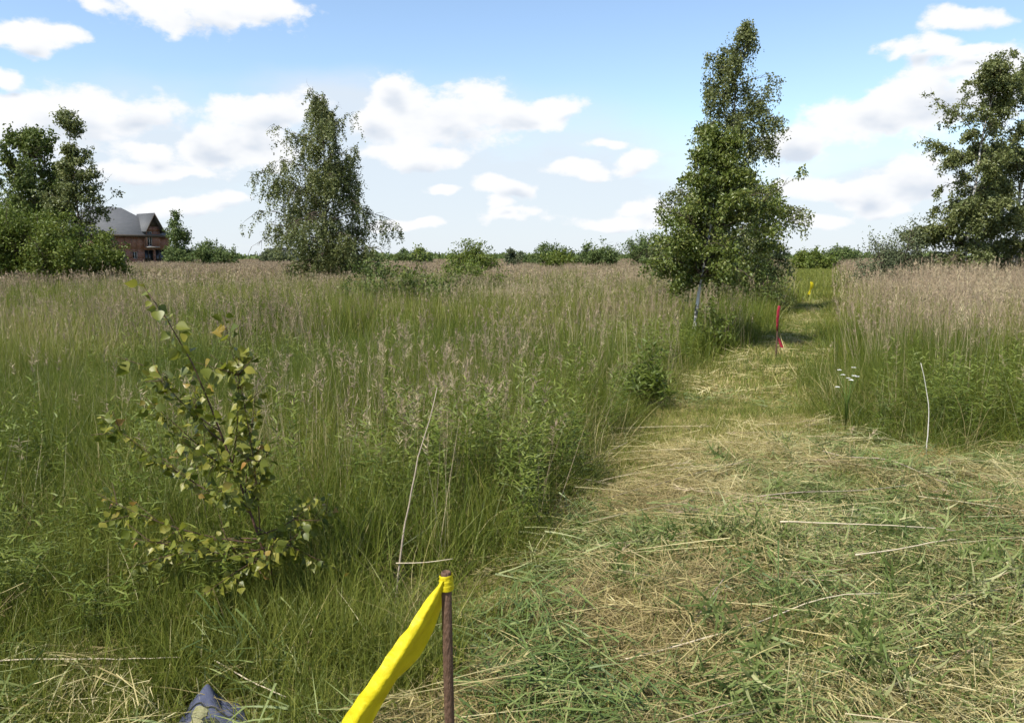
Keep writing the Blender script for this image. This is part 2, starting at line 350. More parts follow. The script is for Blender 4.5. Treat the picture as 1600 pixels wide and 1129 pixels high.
def up(n, lean, rng):
    a = rng.random(n) * 2 * PI; e = rng.normal(size=n) * lean
    return np.stack([np.cos(a) * np.sin(e), np.sin(a) * np.sin(e), np.cos(e)], 1)
def disc(n, r, rng):
    a = rng.random(n) * 2 * PI; q = np.sqrt(rng.random(n)) * r
    return np.stack([np.cos(a) * q, np.sin(a) * q, np.full(n, -.02)], 1)
def tuft(n, h, r, w, lean, mat, seed, seg=4, droop=(.05, .5)):
    rng = np.random.default_rng(seed); m = MB()
    m.blades(disc(n, r, rng), up(n, lean, rng), h * (.45 + .6 * rng.random(n)), w * (.6 + .8 * rng.random(n)), droop[0] + (droop[1] - droop[0]) * rng.random(n) ** 2, seg, np.where(rng.random(n) < .12, .88 + .12 * rng.random(n), np.clip(rng.normal(.40, .2, n), 0, 1)), rng)
    return m.mesh('tuft', mat)
def stalks(n, h, r, w, pn, pl, pw, mat, seed, lean=.10):
    """dry reed-grass stems, each with a feathery seed head"""
    rng = np.random.default_rng(seed); m = MB()
    b = disc(n, r, rng); d = up(n, lean, rng); H = h * (.65 + .4 * rng.random(n))
    bl = np.clip(rng.normal(.5, .18, n), 0, 1)
    for i in range(n):
        bend = rng.normal(size=3) * np.array([.06, .06, 0]); t = np.linspace(0, 1, 5)[:, None]
        P = b[i] + d[i] * H[i] * t + bend * H[i] * t ** 2
        m.blades(b[i:i + 1], (P[-1] - b[i])[None], np.linalg.norm(P[-1] - b[i]), w, .02, 3, bl[i], rng)
        if rng.random() < .75:
            tip = P[-1]; ax = P[-1] - P[-2]; ax /= np.linalg.norm(ax)
            s = rng.random(pn); c = tip - ax * (pl * (s - .12))[:, None]
            out = rng.normal(size=(pn, 3)) * .55 + ax * 1.0 
            m.leaves(c, out, rng.normal(size=(pn, 3)), pl * .28 * (.5 + rng.random(pn)), pw * (.5 + rng.random(pn)), np.clip(bl[i] - .25 + rng.normal(size=pn) * .12, 0, 1), .1)
    return m.mesh('stalks', mat)
def weed(n, h, nl, L, w, mat, seed, r=.06):
    rng = np.random.default_rng(seed); m = MB()
    for i in range(n):
        b = disc(1, r, rng)[0]; d = up(1, .16, rng)[0]; H = h * (.6 + .5 * rng.random())
        m.blades(b[None], d[None], H, w * .35, .03, 3, .35, rng)
        t = np.linspace(.12, 1, nl) ** .9; c = b + d * (H * t)[:, None]
        a = np.arange(nl) * 2.4 + rng.random() * 6; e = .25 + .5 * t + rng.normal(size=nl) * .2
        dd = np.stack([np.cos(a) * np.cos(e), np.sin(a) * np.cos(e), np.sin(e)], 1)
        m.blades(c, dd, L * (1.15 - .55 * t) * (.7 + .5 * rng.random(nl)), w, .35, 3, np.clip(.3 + .35 * t + rng.normal(size=nl) * .15, 0, 1), rng, flat=True)
    return m.mesh('weed', mat)
def hay(n, r, L, w, hz, mat, seed, bl0=.5, curl=.4):
    """a flat tangle of cut stems and blades"""
    rng = np.random.default_rng(seed); m = MB()
    b = disc(n, r, rng); b[:, 2] = rng.random(n) ** 1.6 * hz
    a0 = rng.random() * PI; a = a0 + rng.normal(size=n) * .9; d = np.stack([np.cos(a), np.sin(a), rng.normal(size=n) * .16 + .05], 1)
    l = L * (.35 + rng.random(n)); b[:, :2] -= d[:, :2] * l[:, None] * .5
    m.blades(b, d, l, w * (.5 + rng.random(n)), curl * (rng.random(n) - .2) * .5, 3, np.clip(rng.normal(bl0, .22, n), 0, 1), rng, flat=True)
    return m.mesh('hay', mat)

def rect(n, x0, x1, y0, y1): return rg.random(n) * (x1 - x0) + x0, rg.random(n) * (y1 - y0) + y0
def wedge(dens, r0, r1, a=40):
    n = int(dens * R(a) * (r1 * r1 - r0 * r0)); r = np.sqrt(rg.random(n) * (r1 * r1 - r0 * r0) + r0 * r0); t = R(a) * (2 * rg.random(n) - 1)
    return r * np.sin(t), r * np.cos(t)
def side_right(x, y):           # 1 on the right-hand side of the path
    c = np.interp(y, [0, 6, 8.4, 10.4, 13, 17.6, 21.2, 28.6, 100], [2.5, 2.5, 2.3, 2.95, 4.1, 6.2, 7.9, 10.6, 38]); return x > c
def far_glade(x, y):            # low pale green meadow where the mown strip runs out
    c = 10.6 + (y - 28.6) * .365; return np.exp(-((x - c) / (1.1 + (y - 28) * .035)) ** 2) * (y > 30.5)
BARE = [(-1.10, 3.5, .25), (3.35, 6.53, .2)]
def rough_front(x, y):          # low trampled grass at the photographer's feet, left of the strip
    edge = 3.35 + .42 * sstep(-.45, -.8, x) + .12 * np.sin(x * 2.1) + .5 * (vnoise(x, y, 1.3, 21) - .5) + np.clip(-x - 1.6, 0, 2) * .05
    return (y < edge) & (x < 1.0)

def col_of(*parts): return [np.concatenate(q) for q in zip(*parts)]
def euler(n, tilt=.08): return np.stack([rg.normal(size=n) * tilt, rg.normal(size=n) * tilt, rg.random(n) * 2 * PI], 1)

# --- upright green grass of the meadow
def meadow():
    near = [tuft(54, .95, .16, .0046, .17, M['grass'], 100 + i) for i in range(7)]
    mid = [tuft(64, .95, .30, .0095, .13, M['grass'], 120 + i, 3) for i in range(5)]
    far = [tuft(22, .95, .55, .030, .14, M['grass'], 140 + i, 3) for i in range(4)]
    vfar = [tuft(22, .95, 1.6, .080, .14, M['grass'], 160 + i, 2) for i in range(3)]
    sets = [near, mid, far, vfar]; off = np.cumsum([0] + [len(s) for s in sets])
    PP = []
    for k, (x, y) in enumerate((rect(5200, -8, 9, 2.9, 10.5), wedge(8, 10, 31), wedge(3.0, 30, 122), wedge(.32, 120, 380))):
        keep = ~in_mown(x, y) & (far_glade(x, y) < .5) & ~rough_front(x, y)
        if k == 1: keep &= y > 10.3
        x, y = x[keep], y[keep]; n = len(x); r = side_right(x, y)
        h = .80 + .46 * (fbm(x, y, .45, 31) - .5) * 2 + .14 * sstep(10, 25, y)
        h = np.where(r, .72 + .3 * (fbm(x, y, .5, 33) - .5) * 2 + .25 * sstep(7.2, 9.5, y), h)
        h = h * np.where(r, sstep(5.6, 7.6, y) * .6 + .4, sstep(2.6, 4.4, y) * .45 + .55)
        h = h * (.42 + .58 * sstep(0, np.where(r, 1.3, .55), edge_dist(x, y)))
        s = h * (.8 + .4 * rg.random(n)); sw = .85 + .3 * rg.random(n)
        t = .40 + .85 * (fbm(x, y, .32, 41) - .5) * 2 + .06 * sstep(8, 30, y) + .10 * (vnoise(x, y, 1.7, 44) - .5)
        t = t + np.where(r & (y > 9), .12, 0)
        PP.append((np.stack([x, y, gz(x, y)], 1), euler(n), np.stack([sw, sw, s], 1), off[k] + rg.integers(0, len(sets[k]), n), np.clip(t, 0, 1)))
    P, rot, scl, idx, t = col_of(*PP)
    scatter('meadow_grass', sum(sets, []), P, rot, scl, idx, t, 'tall green uncut grass covering the meadow on both sides of the path', 'grass')
meadow()

# --- dry brown stalks with seed heads standing over the green
def dry():
    near = [stalks(5, 1.15, .10, .0038, 26, .17, .0042, M['dry'], 200 + i) for i in range(6)]
    mid = [stalks(9, 1.15, .26, .0055, 14, .19, .0062, M['dry'], 220 + i) for i in range(5)]
    far = [stalks(16, 1.15, .7, .014, 8, .27, .024, M['dry'], 240 + i) for i in range(4)]
    vfar = [stalks(16, 1.15, 1.8, .05, 6, .34, .10, M['dry'], 260 + i) for i in range(3)]
    sets = [near, mid, far, vfar]; off = np.cumsum([0] + [len(s) for s in sets]); PP = []
    for k, (x, y) in enumerate((rect(4200, -8, 11, 3.6, 10.5), wedge(15, 10, 31), wedge(2.6, 30, 122), wedge(.30, 120, 380))):
        r = side_right(x, y)
        left = .045 + (.15 + .42 * sstep(40, 95, y)) * sstep(16, 46, y) * (.45 + 1.0 * fbm(x, y, .16, 51)) + .8 * np.exp(-((x + .75) / .8) ** 2 - ((y - 5.8) / 1.4) ** 2) + .30 * sstep(.50, .66, fbm(x, y, .45, 53)) * sstep(5, 9, y)
        left *= sstep(3.4, 5, y)
        right = .04 + sstep(7.6, 12.0, y + (x - 3.5) * .28) * .55
        p = np.where(r, right, left)
        keep = (rg.random(len(x)) < p) & ~in_mown(x, y, .25) & (far_glade(x, y) < .02 + .55 * rg.random(len(x)) ** 2)
        if k == 1: keep &= y > 10.3
        x, y = x[keep], y[keep]; r = r[keep]; n = len(x)
        ed = edge_dist(x, y); keep2 = ed > np.where(r, 1.3, .3) * rg.random(n) ** .7; x, y, r, ed = x[keep2], y[keep2], r[keep2], ed[keep2]; n = len(x)
        h = np.where(r, 1.16, .94) * (.62 + .66 * fbm(x, y, .5, 55)) * (.85 + .25 * rg.random(n)) * np.where(r, .62 + .38 * sstep(0, 1.6, ed), 1)
        PP.append((np.stack([x, y, gz(x, y)], 1), euler(n, .10), np.stack([np.ones(n), np.ones(n), h], 1), off[k] + rg.integers(0, len(sets[k]), n), np.clip(.42 + 1.6 * (fbm(x, y, .22, 57) - .5) + .3 * (rg.random(n) - .5), 0, 1)))
    P, rot, scl, idx, t = col_of(*PP)
    scatter('dry_reed_grass', sum(sets, []), P, rot, scl, idx, t, 'dry brown reed grass with feathery seed heads standing above the green', 'grass')
dry()

# --- low green grass: left front, edges of the strip, far glade
def low():
    near = [tuft(46, .30, .14, .0040, .30, M['lush'], 300 + i, 4, (.1, .8)) for i in range(5)]
    far = [tuft(24, .5, .6, .03, .2, M['lush'], 320 + i, 2) for i in range(3)]
    PP = []
    x, y = rect(5600, -6, 1.0, .9, 4.6); f = rough_front(x, y) & ~in_mown(x, y) & (np.hypot(x + 1.0, y - 2.6) > .2); x, y = x[f], y[f]; n = len(x)
    h = .42 + .90 * fbm(x, y, 1.3, 61) + .75 * sstep(2.6, 3.7, y)
    PP.append((np.stack([x, y, gz(x, y)], 1), euler(n, .2), np.stack([np.ones(n), np.ones(n), h], 1), rg.integers(0, 5, n), fbm(x, y, 1.1, 63)))
    x, y = rect(60000, 0, 70, 30, 120); f = far_glade(x, y) > rg.random(len(x)) * .8 + .1; x, y = x[f], y[f]; n = len(x)
    PP.append((np.stack([x, y, gz(x, y)], 1), euler(n), np.stack([np.ones(n), np.ones(n), .7 + .5 * rg.random(n)], 1), 5 + rg.integers(0, 3, n), .6 + .3 * rg.random(n)))
    x, y = rect(9000, -1, 12, 3.2, 29); f = in_mown(x, y, .3) & ~in_mown(x + .28, y, .2) | in_mown(x, y, .3) & ~in_mown(x - .28, y, .2); x, y = x[f], y[f]; n = len(x)
    PP.append((np.stack([x, y, gz(x, y)], 1), euler(n, .2), np.stack([np.ones(n), np.ones(n), .4 + .7 * rg.random(n)], 1), rg.integers(0, 5, n), .3 + .6 * rg.random(n)))
    P, rot, scl, idx, t = col_of(*PP)
    scatter('low_grass', near + far, P, rot, scl, idx, t, 'short fresh green grass along the path edges and in the left foreground', 'grass')
low()

# --- stubble and cut hay on the mown strip
def mown():
    st = [tuft(60, .11, .17, .0036, .45, M['mown'], 400 + i, 3, (.1, .9)) for i in range(6)]
    sf = [tuft(60, .13, .36, .009, .4, M['mown'], 420 + i, 2, (.1, .9)) for i in range(4)]
    x1, y1 = rect(6200, -.9, 8.4, .8, 9); x2, y2 = rect(7500, .5, 13, 9, 32)
    PP = []
    for x, y, o, m in ((x1, y1, 0, 6), (x2, y2, 6, 4)):
        f = in_mown(x, y, .2); x, y = x[f], y[f]; n = len(x); h = .7 + .9 * fbm(x, y, .9, 71) + .35 * sstep(5, 7, y)
        g = .42 - .9 * (fbm(x, y, .55, 73) - .45) - .25 * sstep(3.0, 4.6, x - .12 * (y - 4)) 
        PP.append((np.stack([x, y, gz(x, y)], 1), euler(n, .15), np.stack([np.ones(n), np.ones(n), h], 1), o + rg.integers(0, m, n), np.clip(g, 0, 1)))
    P, rot, scl, idx, t = col_of(*PP)
    scatter('mown_grass', st + sf, P, rot, scl, idx, t, 'yellowish mown grass stubble on the strip running into the meadow', 'grass')
    # cut material lying in swathes
    sm = [hay(150, .26, .15, .0026, .05, M['straw'], 440 + i, .5, 1.1) for i in range(6)]
    cm = [hay(80, .24, .14, .0052, .07, M['cut'], 460 + i, .5, 1.3) for i in range(6)]
    fm = [hay(40, .25, .35, .009, .06, M['straw'], 480 + i) for i in range(3)]
    PP = []
    x, y = rect(3900, -.9, 8.4, .8, 9.2); f = in_mown(x, y, .2)
    x, y = x[f], y[f]; n = len(x); gm = fbm(x, y, .9, 81)
    green = sstep(.47, .55, gm + .10 * sstep(2.2, 4.5, x) + .08 * np.exp(-((x - 1.3) / .8) ** 2 - ((y - 3.9) / .9) ** 2))
    isg = rg.random(n) < .05 + .50 * green; heavy = sstep(6.8, 5.2, y + .4 * (1 - x))
    k = rg.random(n) < .14 + .86 * heavy * (.5 + fbm(x, y, 1.4, 83)); x, y, isg, gm = x[k], y[k], isg[k], gm[k]; n = len(x)
    PP.append((np.stack([x, y, gz(x, y) + .01 + rg.random(n) * .025], 1), euler(n, .16), np.repeat((.75 + .6 * rg.random(n))[:, None], 3, 1), np.where(isg, 6, 0) + rg.integers(0, 6, n), np.clip(.42 + 1.5 * (vnoise(x, y, 1.6, 85) - .5), 0, 1)))
    x, y = rect(9000, .5, 12.5, 9, 30); f = in_mown(x, y, .2) & (rg.random(len(x)) < .16); x, y = x[f], y[f]; n = len(x)
    PP.append((np.stack([x, y, gz(x, y) + .01], 1), euler(n, .1), np.ones((n, 3)), 12 + rg.integers(0, 3, n), .45 + .4 * rg.random(n)))
    x, y = rect(330, -5, -.3, .9, 3.5); f = rough_front(x, y) & (fbm(x, y, 1.2, 87) > .57) & (np.hypot(x + 1.0, y - 2.6) > .26); x, y = x[f], y[f]; n = len(x)
    PP.append((np.stack([x, y, gz(x, y) + .02 + rg.random(n) * .06], 1), euler(n, .25), np.repeat((.8 + .6 * rg.random(n))[:, None], 3, 1), np.where(rg.random(n) < .35, 6, 0) + rg.integers(0, 6, n), rg.random(n)))
    lm = []
    for i in range(5):
        q = np.random.default_rng(495 + i); mb = MB(); b = np.array([[-.32, 0, .03], [-.25, .05, .02], [-.3, -.06, .04]]); mb.blades(b, np.array([[1, .05, .03], [1, -.12, .05], [1, .15, .02]]), np.array([.7, .5, .6]), np.array([.0042, .0034, .0038]), np.array([.03, .08, .05]), 6, q.random(3), q, flat=True)
        c = b[0] + np.array([1, .05, 0]) * (.5 + .2 * q.random(22))[:, None]; mb.leaves(c, np.array([1, 0, .1]) + q.normal(size=(22, 3)) * .35, q.normal(size=(22, 3)), .05, .005, .35 + .3 * q.random(22), .1); lm.append(mb.mesh('long_stems', M['dry'] if i % 2 else M['straw']))
    x, y = rect(260, -.6, 5.5, 2.2, 7.5); f = in_mown(x, y, .1); x, y = x[f], y[f]; n = len(x)
    PP.append((np.stack([x, y, gz(x, y) + .05 + .03 * rg.random(n)], 1), np.stack([rg.normal(size=n) * .1, rg.normal(size=n) * .08, rg.normal(size=n) * .55 + .25 + PI * (rg.random(n) < .5)], 1), np.repeat((.6 + .7 * rg.random(n))[:, None], 3, 1), 19 + rg.integers(0, 5, n), .2 + .7 * rg.random(n)))
    sp = [weed(2, .55, 22, .12, .012, M['cut'], 490 + i, .05) for i in range(4)]
    for (cx, cy, rx, ry, n) in ((1.1, 4.2, .55, .35, 44), (1.8, 3.75, .5, .25, 34), (1.15, 3.1, .5, .3, 40), (3.0, 4.9, .7, .4, 18), (2.2, 5.5, .5, .3, 10), (2.4, 2.9, .4, .3, 12), (1.9, 6.2, .5, .3, 14), (-1.9, 2.9, .8, .25, 14)):
        x = cx + rg.normal(size=n) * rx * .7; y = cy + rg.normal(size=n) * ry * .7
        PP.append((np.stack([x, y, gz(x, y) + .05 + .03 * rg.random(n)], 1), np.stack([PI / 2 + rg.normal(size=n) * .12, rg.normal(size=n) * .2, rg.normal(size=n) * .9 + .6], 1), np.repeat((.6 + .5 * rg.random(n))[:, None], 3, 1), 15 + rg.integers(0, 4, n), .3 + .7 * rg.random(n)))
    P, rot, scl, idx, t = col_of(*PP)
    scatter('cut_hay', sm + cm + fm + sp + lm, P, rot, scl, idx, t, 'cut straw and wilting green leaves lying loose over the mown strip', 'hay')
mown()

# --- last year's dead grass, thin and tangled between the green
def dead():
    dm = [tuft(16, .55, .12, .0030, .42, M['straw'], 540 + i, 5, (.1, 1.1)) for i in range(6)]
    x, y = rect(2600, -6, 5.5, 2.3, 10); p = .25 + .75 * sstep(.45, .62, fbm(x, y, .9, 65))
    f = (rg.random(len(x)) < p) & ~in_mown(x, y, .1) & (np.hypot(x + 1.0, y - 2.6) > .2); x, y = x[f], y[f]; n = len(x); h = (.55 + .75 * rg.random(n)) * (.55 + .75 * sstep(2.4, 5, y))
    scatter('dead_grass', dm, np.stack([x, y, gz(x, y)], 1), euler(n, .2), np.stack([np.ones(n), np.ones(n), h], 1), rg.integers(0, 6, n), np.clip(.2 + .5 * rg.random(n), 0, 1), 'thin dead straw-coloured grass tangled among the green blades', 'grass')
dead()

# --- leafy weeds
def weeds():
    wm = [weed(3, .78, 28, .10, .010, M['weed'], 500 + i) for i in range(6)]
    PP = []
    for (cx, cy, rx, ry, n) in ((-.15, 5.1, .65, .6, 75), (.2, 5.9, .4, .6, 16), (.75, 7.6, .5, .7, 16), (4.2, 7.4, .9, .5, 26), (-2.6, 5.2, 1.2, .8, 22), (-2.7, 3.9, .9, .5, 55), (-1.9, 3.3, .7, .25, 18), (2.0, 11.3, .8, 1.0, 60), (5.4, 8.6, 1.5, 1, 30), (-3, 9, 3, 2, 30)):
        x = cx + rg.normal(size=n) * rx * .6; y = cy + rg.normal(size=n) * ry * .6; f = ~in_mown(x, y); x, y = x[f], y[f]; n = len(x)
        PP.append((np.stack([x, y, gz(x, y)], 1), euler(n, .12), np.stack([np.ones(n)] * 2 + [(.7 + .45 * rg.random(n)) * (1 if cy > 4.5 else .6)], 1), rg.integers(0, 6, n), .25 + .6 * rg.random(n)))
    P, rot, scl, idx, t = col_of(*PP)
    scatter('leafy_weeds', wm, P, rot, scl, idx, t, 'leafy bright green weeds growing through the tall grass', 'weeds')
weeds()

# ------------------------------------------------------------------ trees and shrubs
def make_tree(name, loc, label, seed, H, left, right, leaf, bark, nleaf, lsize, nl=46, r0=.09, t0=.12, e_low=15, e_top=62, droop=.5, hang=.6, twl=.5, lean=(0, 0), stems=1, group=None, subs=3, trunk_sides=8, gap=0., cat='tree', wl=.62, texp=1.2, airy=.42, hf=1.0, jit=.6, thin=.6, core=.35):
    """left/right: crown half-width (m) against height fraction; limbs > side branches > hanging twigs > leaves"""
    rng = np.random.default_rng(seed); root = empty(name, (loc[0], loc[1], float(gz(loc[0], loc[1])) - .03), label, cat, group)
    tr = MB(); br = MB(); tw = []
    LT, LR = np.array(left), np.array(right)
    for s in range(stems):
        hs = H * (1 if s == 0 else rng.uniform(.72, .93)); off = np.array([0, 0]) if s == 0 else rng.normal(size=2) * .5
        tt = np.linspace(0, 1, 12); wob = np.cumsum(rng.normal(size=(12, 2)) * .012 * hs, 0) * tt[:, None]
        ln = np.array(lean) + (off * 1.2 if s else 0)
        TP = np.stack([wob[:, 0] + ln[0] * tt + off[0] * .4, wob[:, 1] + ln[1] * tt + off[1] * .4, hs * tt], 1)
        tr.tube(TP, r0 * (1 - .93 * tt ** .8) * (1 if s == 0 else .7), trunk_sides)
        for k in range(int(nl / stems)):
            t = t0 + (.985 - t0) * ((k + rng.random()) / (nl / stems)) ** texp
            az = k * 2.39996 + rng.random() * .9; ca = (math.cos(az) + 1) / 2
            Lr = (np.interp(t, LT[:, 0], LT[:, 1]) * (1 - ca) + np.interp(t, LR[:, 0], LR[:, 1]) * ca) * rng.uniform(.45, 1.12)
            Lr = max(.08, Lr - .38 * twl)
            if rng.random() < gap: continue
            p = np.array([np.interp(t, tt, TP[:, i]) for i in range(3)])
            el = R(e_low + (e_top - e_low) * t ** 1.3 + rng.normal() * 9); L = min(Lr / max(math.cos(el), .42), (hs * 1.0 - p[2]) / max(math.sin(el), .15) + .04 * hs)
            d = np.array([math.cos(az) * math.cos(el), math.sin(az) * math.cos(el), math.sin(el)])
            P = [p]; nseg = 7
            for q in range(nseg):
                d = d + np.array([0, 0, -droop * (q / nseg) * .42]) + rng.normal(size=3) * .10; d /= np.linalg.norm(d); P.append(P[-1] + d * L / nseg)
            P = np.array(P); rr = max(r0 * .36 * (1 - t) + .006, .008); br.tube(P, rr * (1 - .85 * np.linspace(0, 1, nseg + 1)), 5, cap=False)
            for q in range(1, nseg + 1):
                dq = P[q] - P[q - 1]; dq /= np.linalg.norm(dq)
                if q > 1: tw.append((P[q], dq, .8))
                for _ in range(subs if q < nseg else 1):
                    if rng.random() > .8: continue
                    l2 = L * rng.uniform(.16, .40) * (1.05 - .55 * q / nseg); a2 = rng.choice([-1, 1]) * rng.uniform(.5, 1.25)
                    d2 = np.array([dq[0] * math.cos(a2) - dq[1] * math.sin(a2), dq[0] * math.sin(a2) + dq[1] * math.cos(a2), dq[2] + rng.normal() * .3]); d2 /= np.linalg.norm(d2)
                    Q = [P[q]]
                    for _q in range(4):
                        d2 = d2 + np.array([0, 0, -droop * .22]) + rng.normal(size=3) * .14; d2 /= np.linalg.norm(d2); Q.append(Q[-1] + d2 * l2 / 4); tw.append((Q[-1], d2.copy(), 1.))
                    br.tube(np.array(Q), rr * .4 * np.linspace(1, .3, 5), 3, cap=False)
    P = np.array([w[0] for w in tw]); D = np.array([w[1] for w in tw])
    hole = .5 * vnoise(P[:, 0] * hf + P[:, 1] * .9 * hf, P[:, 2] * hf, 1., seed) + .5 * vnoise(P[:, 0] * hf - P[:, 1] * hf, P[:, 2] * hf * .8, 2.1, seed + 3)
    rad = np.hypot(P[:, 0], P[:, 1]) / (max(LT[:, 1].max(), LR[:, 1].max()) + .01)
    kp = (hole > np.quantile(hole, airy) * (.75 + .35 * np.clip(rad, 0, 1))) & (rng.random(len(P)) < np.interp(P[:, 2] / H, [0, .5, .75, 1], [1, 1, thin, thin * .8])) & (rng.random(len(P)) < np.interp(np.hypot(P[:, 0] - lean[0] * P[:, 2] / H, P[:, 1] - lean[1] * P[:, 2] / H) / ((np.interp(P[:, 2] / H, LT[:, 0], LT[:, 1]) + np.interp(P[:, 2] / H, LR[:, 0], LR[:, 1])) / 2 + .2), [0, .2, .6], [core, core, 1])); P, D = P[kp], D[kp]; n = len(P); per = max(1, nleaf // n)
    D = D * (1 - hang) + np.array([0, 0, -1.]) * hang + rng.normal(size=(n, 3)) * .28; D /= np.linalg.norm(D, axis=1)[:, None]
    TL = twl * (.35 + rng.random(n) * .9)
    clump = rng.normal(size=n) * .10
    i = np.repeat(np.arange(n), per); N = len(i); u = rng.random(N)
    c = P[i] + D[i] * (TL[i] * u)[:, None] + rng.normal(size=(N, 3)) * lsize * jit - np.array([0, 0, 1.]) * (TL[i] * .25 * hang * u * u)[:, None]
    c[:, 2] = np.maximum(c[:, 2], .06)
    ld = rng.normal(size=(N, 3)) + np.array([0, 0, -.6])
    lf = MB(); L = lsize * (.65 + .7 * rng.random(N)); lf.leaves(c, ld, rng.normal(size=(N, 3)) + np.array([-.2, -.2, .35]), L, L * wl, np.clip(.5 + clump[i] + rng.normal(size=N) * .17, 0, 1), .2)
    tr.obj('trunk', bark, root, True); br.obj('branches', M['brown'], root, True)
    tag(lf.obj('crown', leaf, root), kind='stuff')
    return root
def make_bush(name, loc, label, seed, Wd, H, leaf, nleaf, lsize, ns=16, group=None, base=.12, depth=None, cat='bush', hang=0., wl=.55, z=0., flat=.9):
    rng = np.random.default_rng(seed); root = empty(name, (loc[0], loc[1], float(gz(loc[0], loc[1])) - .03), label, cat, group)
    st = MB(); tw = []; depth = depth or Wd
    for k in range(ns):
        a = k * 2.4 + rng.random(); q = math.sqrt((k + .5) / ns); top = H * (1 - .45 * q * q * flat) * rng.uniform(.42, 1.06)
        e = np.array([math.cos(a) * q * Wd * .46, math.sin(a) * q * depth * .46, top]); b = e * np.array([base, base, 0]) * 1.5
        t = np.linspace(0, 1, 7)[:, None]; mid = (b + e) / 2 + np.array([0, 0, H * .10]) + rng.normal(size=3) * .05 * Wd
        P = (1 - t) ** 2 * b + 2 * t * (1 - t) * mid + t * t * e
        st.tube(P, max(.006, H * .008) * np.linspace(1, .25, 7), 4, cap=False)
        for j in range(2, 7):
            for _ in range(4):
                d = rng.normal(size=3) * .8 + np.array([math.cos(a) * .5 * q, math.sin(a) * .5 * q, .45]); d /= np.linalg.norm(d)
                l2 = (.10 + .13 * rng.random()) * (Wd + H) * .5; Q = P[j] + d * l2 * np.linspace(0, 1, 3)[:, None]; Q[:, 2] = np.maximum(Q[:, 2], .05)
                st.tube(Q, max(.003, H * .003) * np.linspace(1, .4, 3), 3, cap=False)
                tw += [(Q[1], d, l2), (Q[2], d, l2)]
    P = np.array([w[0] for w in tw]); D = np.array([w[1] for w in tw]); hf = 5 / (Wd + H)
    hole = vnoise(P[:, 0] * hf + P[:, 1] * hf, P[:, 2] * hf, 1.6, seed) + .7 * vnoise(P[:, 0] * hf - P[:, 1] * hf, P[:, 2] * hf, 3.4, seed + 2); kp = hole > np.quantile(hole, .35); P, D = P[kp], D[kp]
    n = len(P); per = max(1, nleaf // n); i = np.repeat(np.arange(n), per); N = len(i)
    spread = (Wd + H) * .030
    c = P[i] + D[i] * (rng.random(N) * spread * 1.5)[:, None] + rng.normal(size=(N, 3)) * spread * .7; c[:, 2] = np.maximum(c[:, 2], .05)
    clump = rng.normal(size=n) * .11
    lf = MB(); L = lsize * (.6 + .8 * rng.random(N)); lf.leaves(c, rng.normal(size=(N, 3)) + np.array([0, 0, .3 - hang]), rng.normal(size=(N, 3)) + np.array([-.2, -.2, .4]), L, L * wl, np.clip(.5 + clump[i] + rng.normal(size=N) * .16, 0, 1), .2)
    st.obj('stems', M['brown'], root, True); tag(lf.obj('foliage', leaf, root), kind='stuff')
    return root

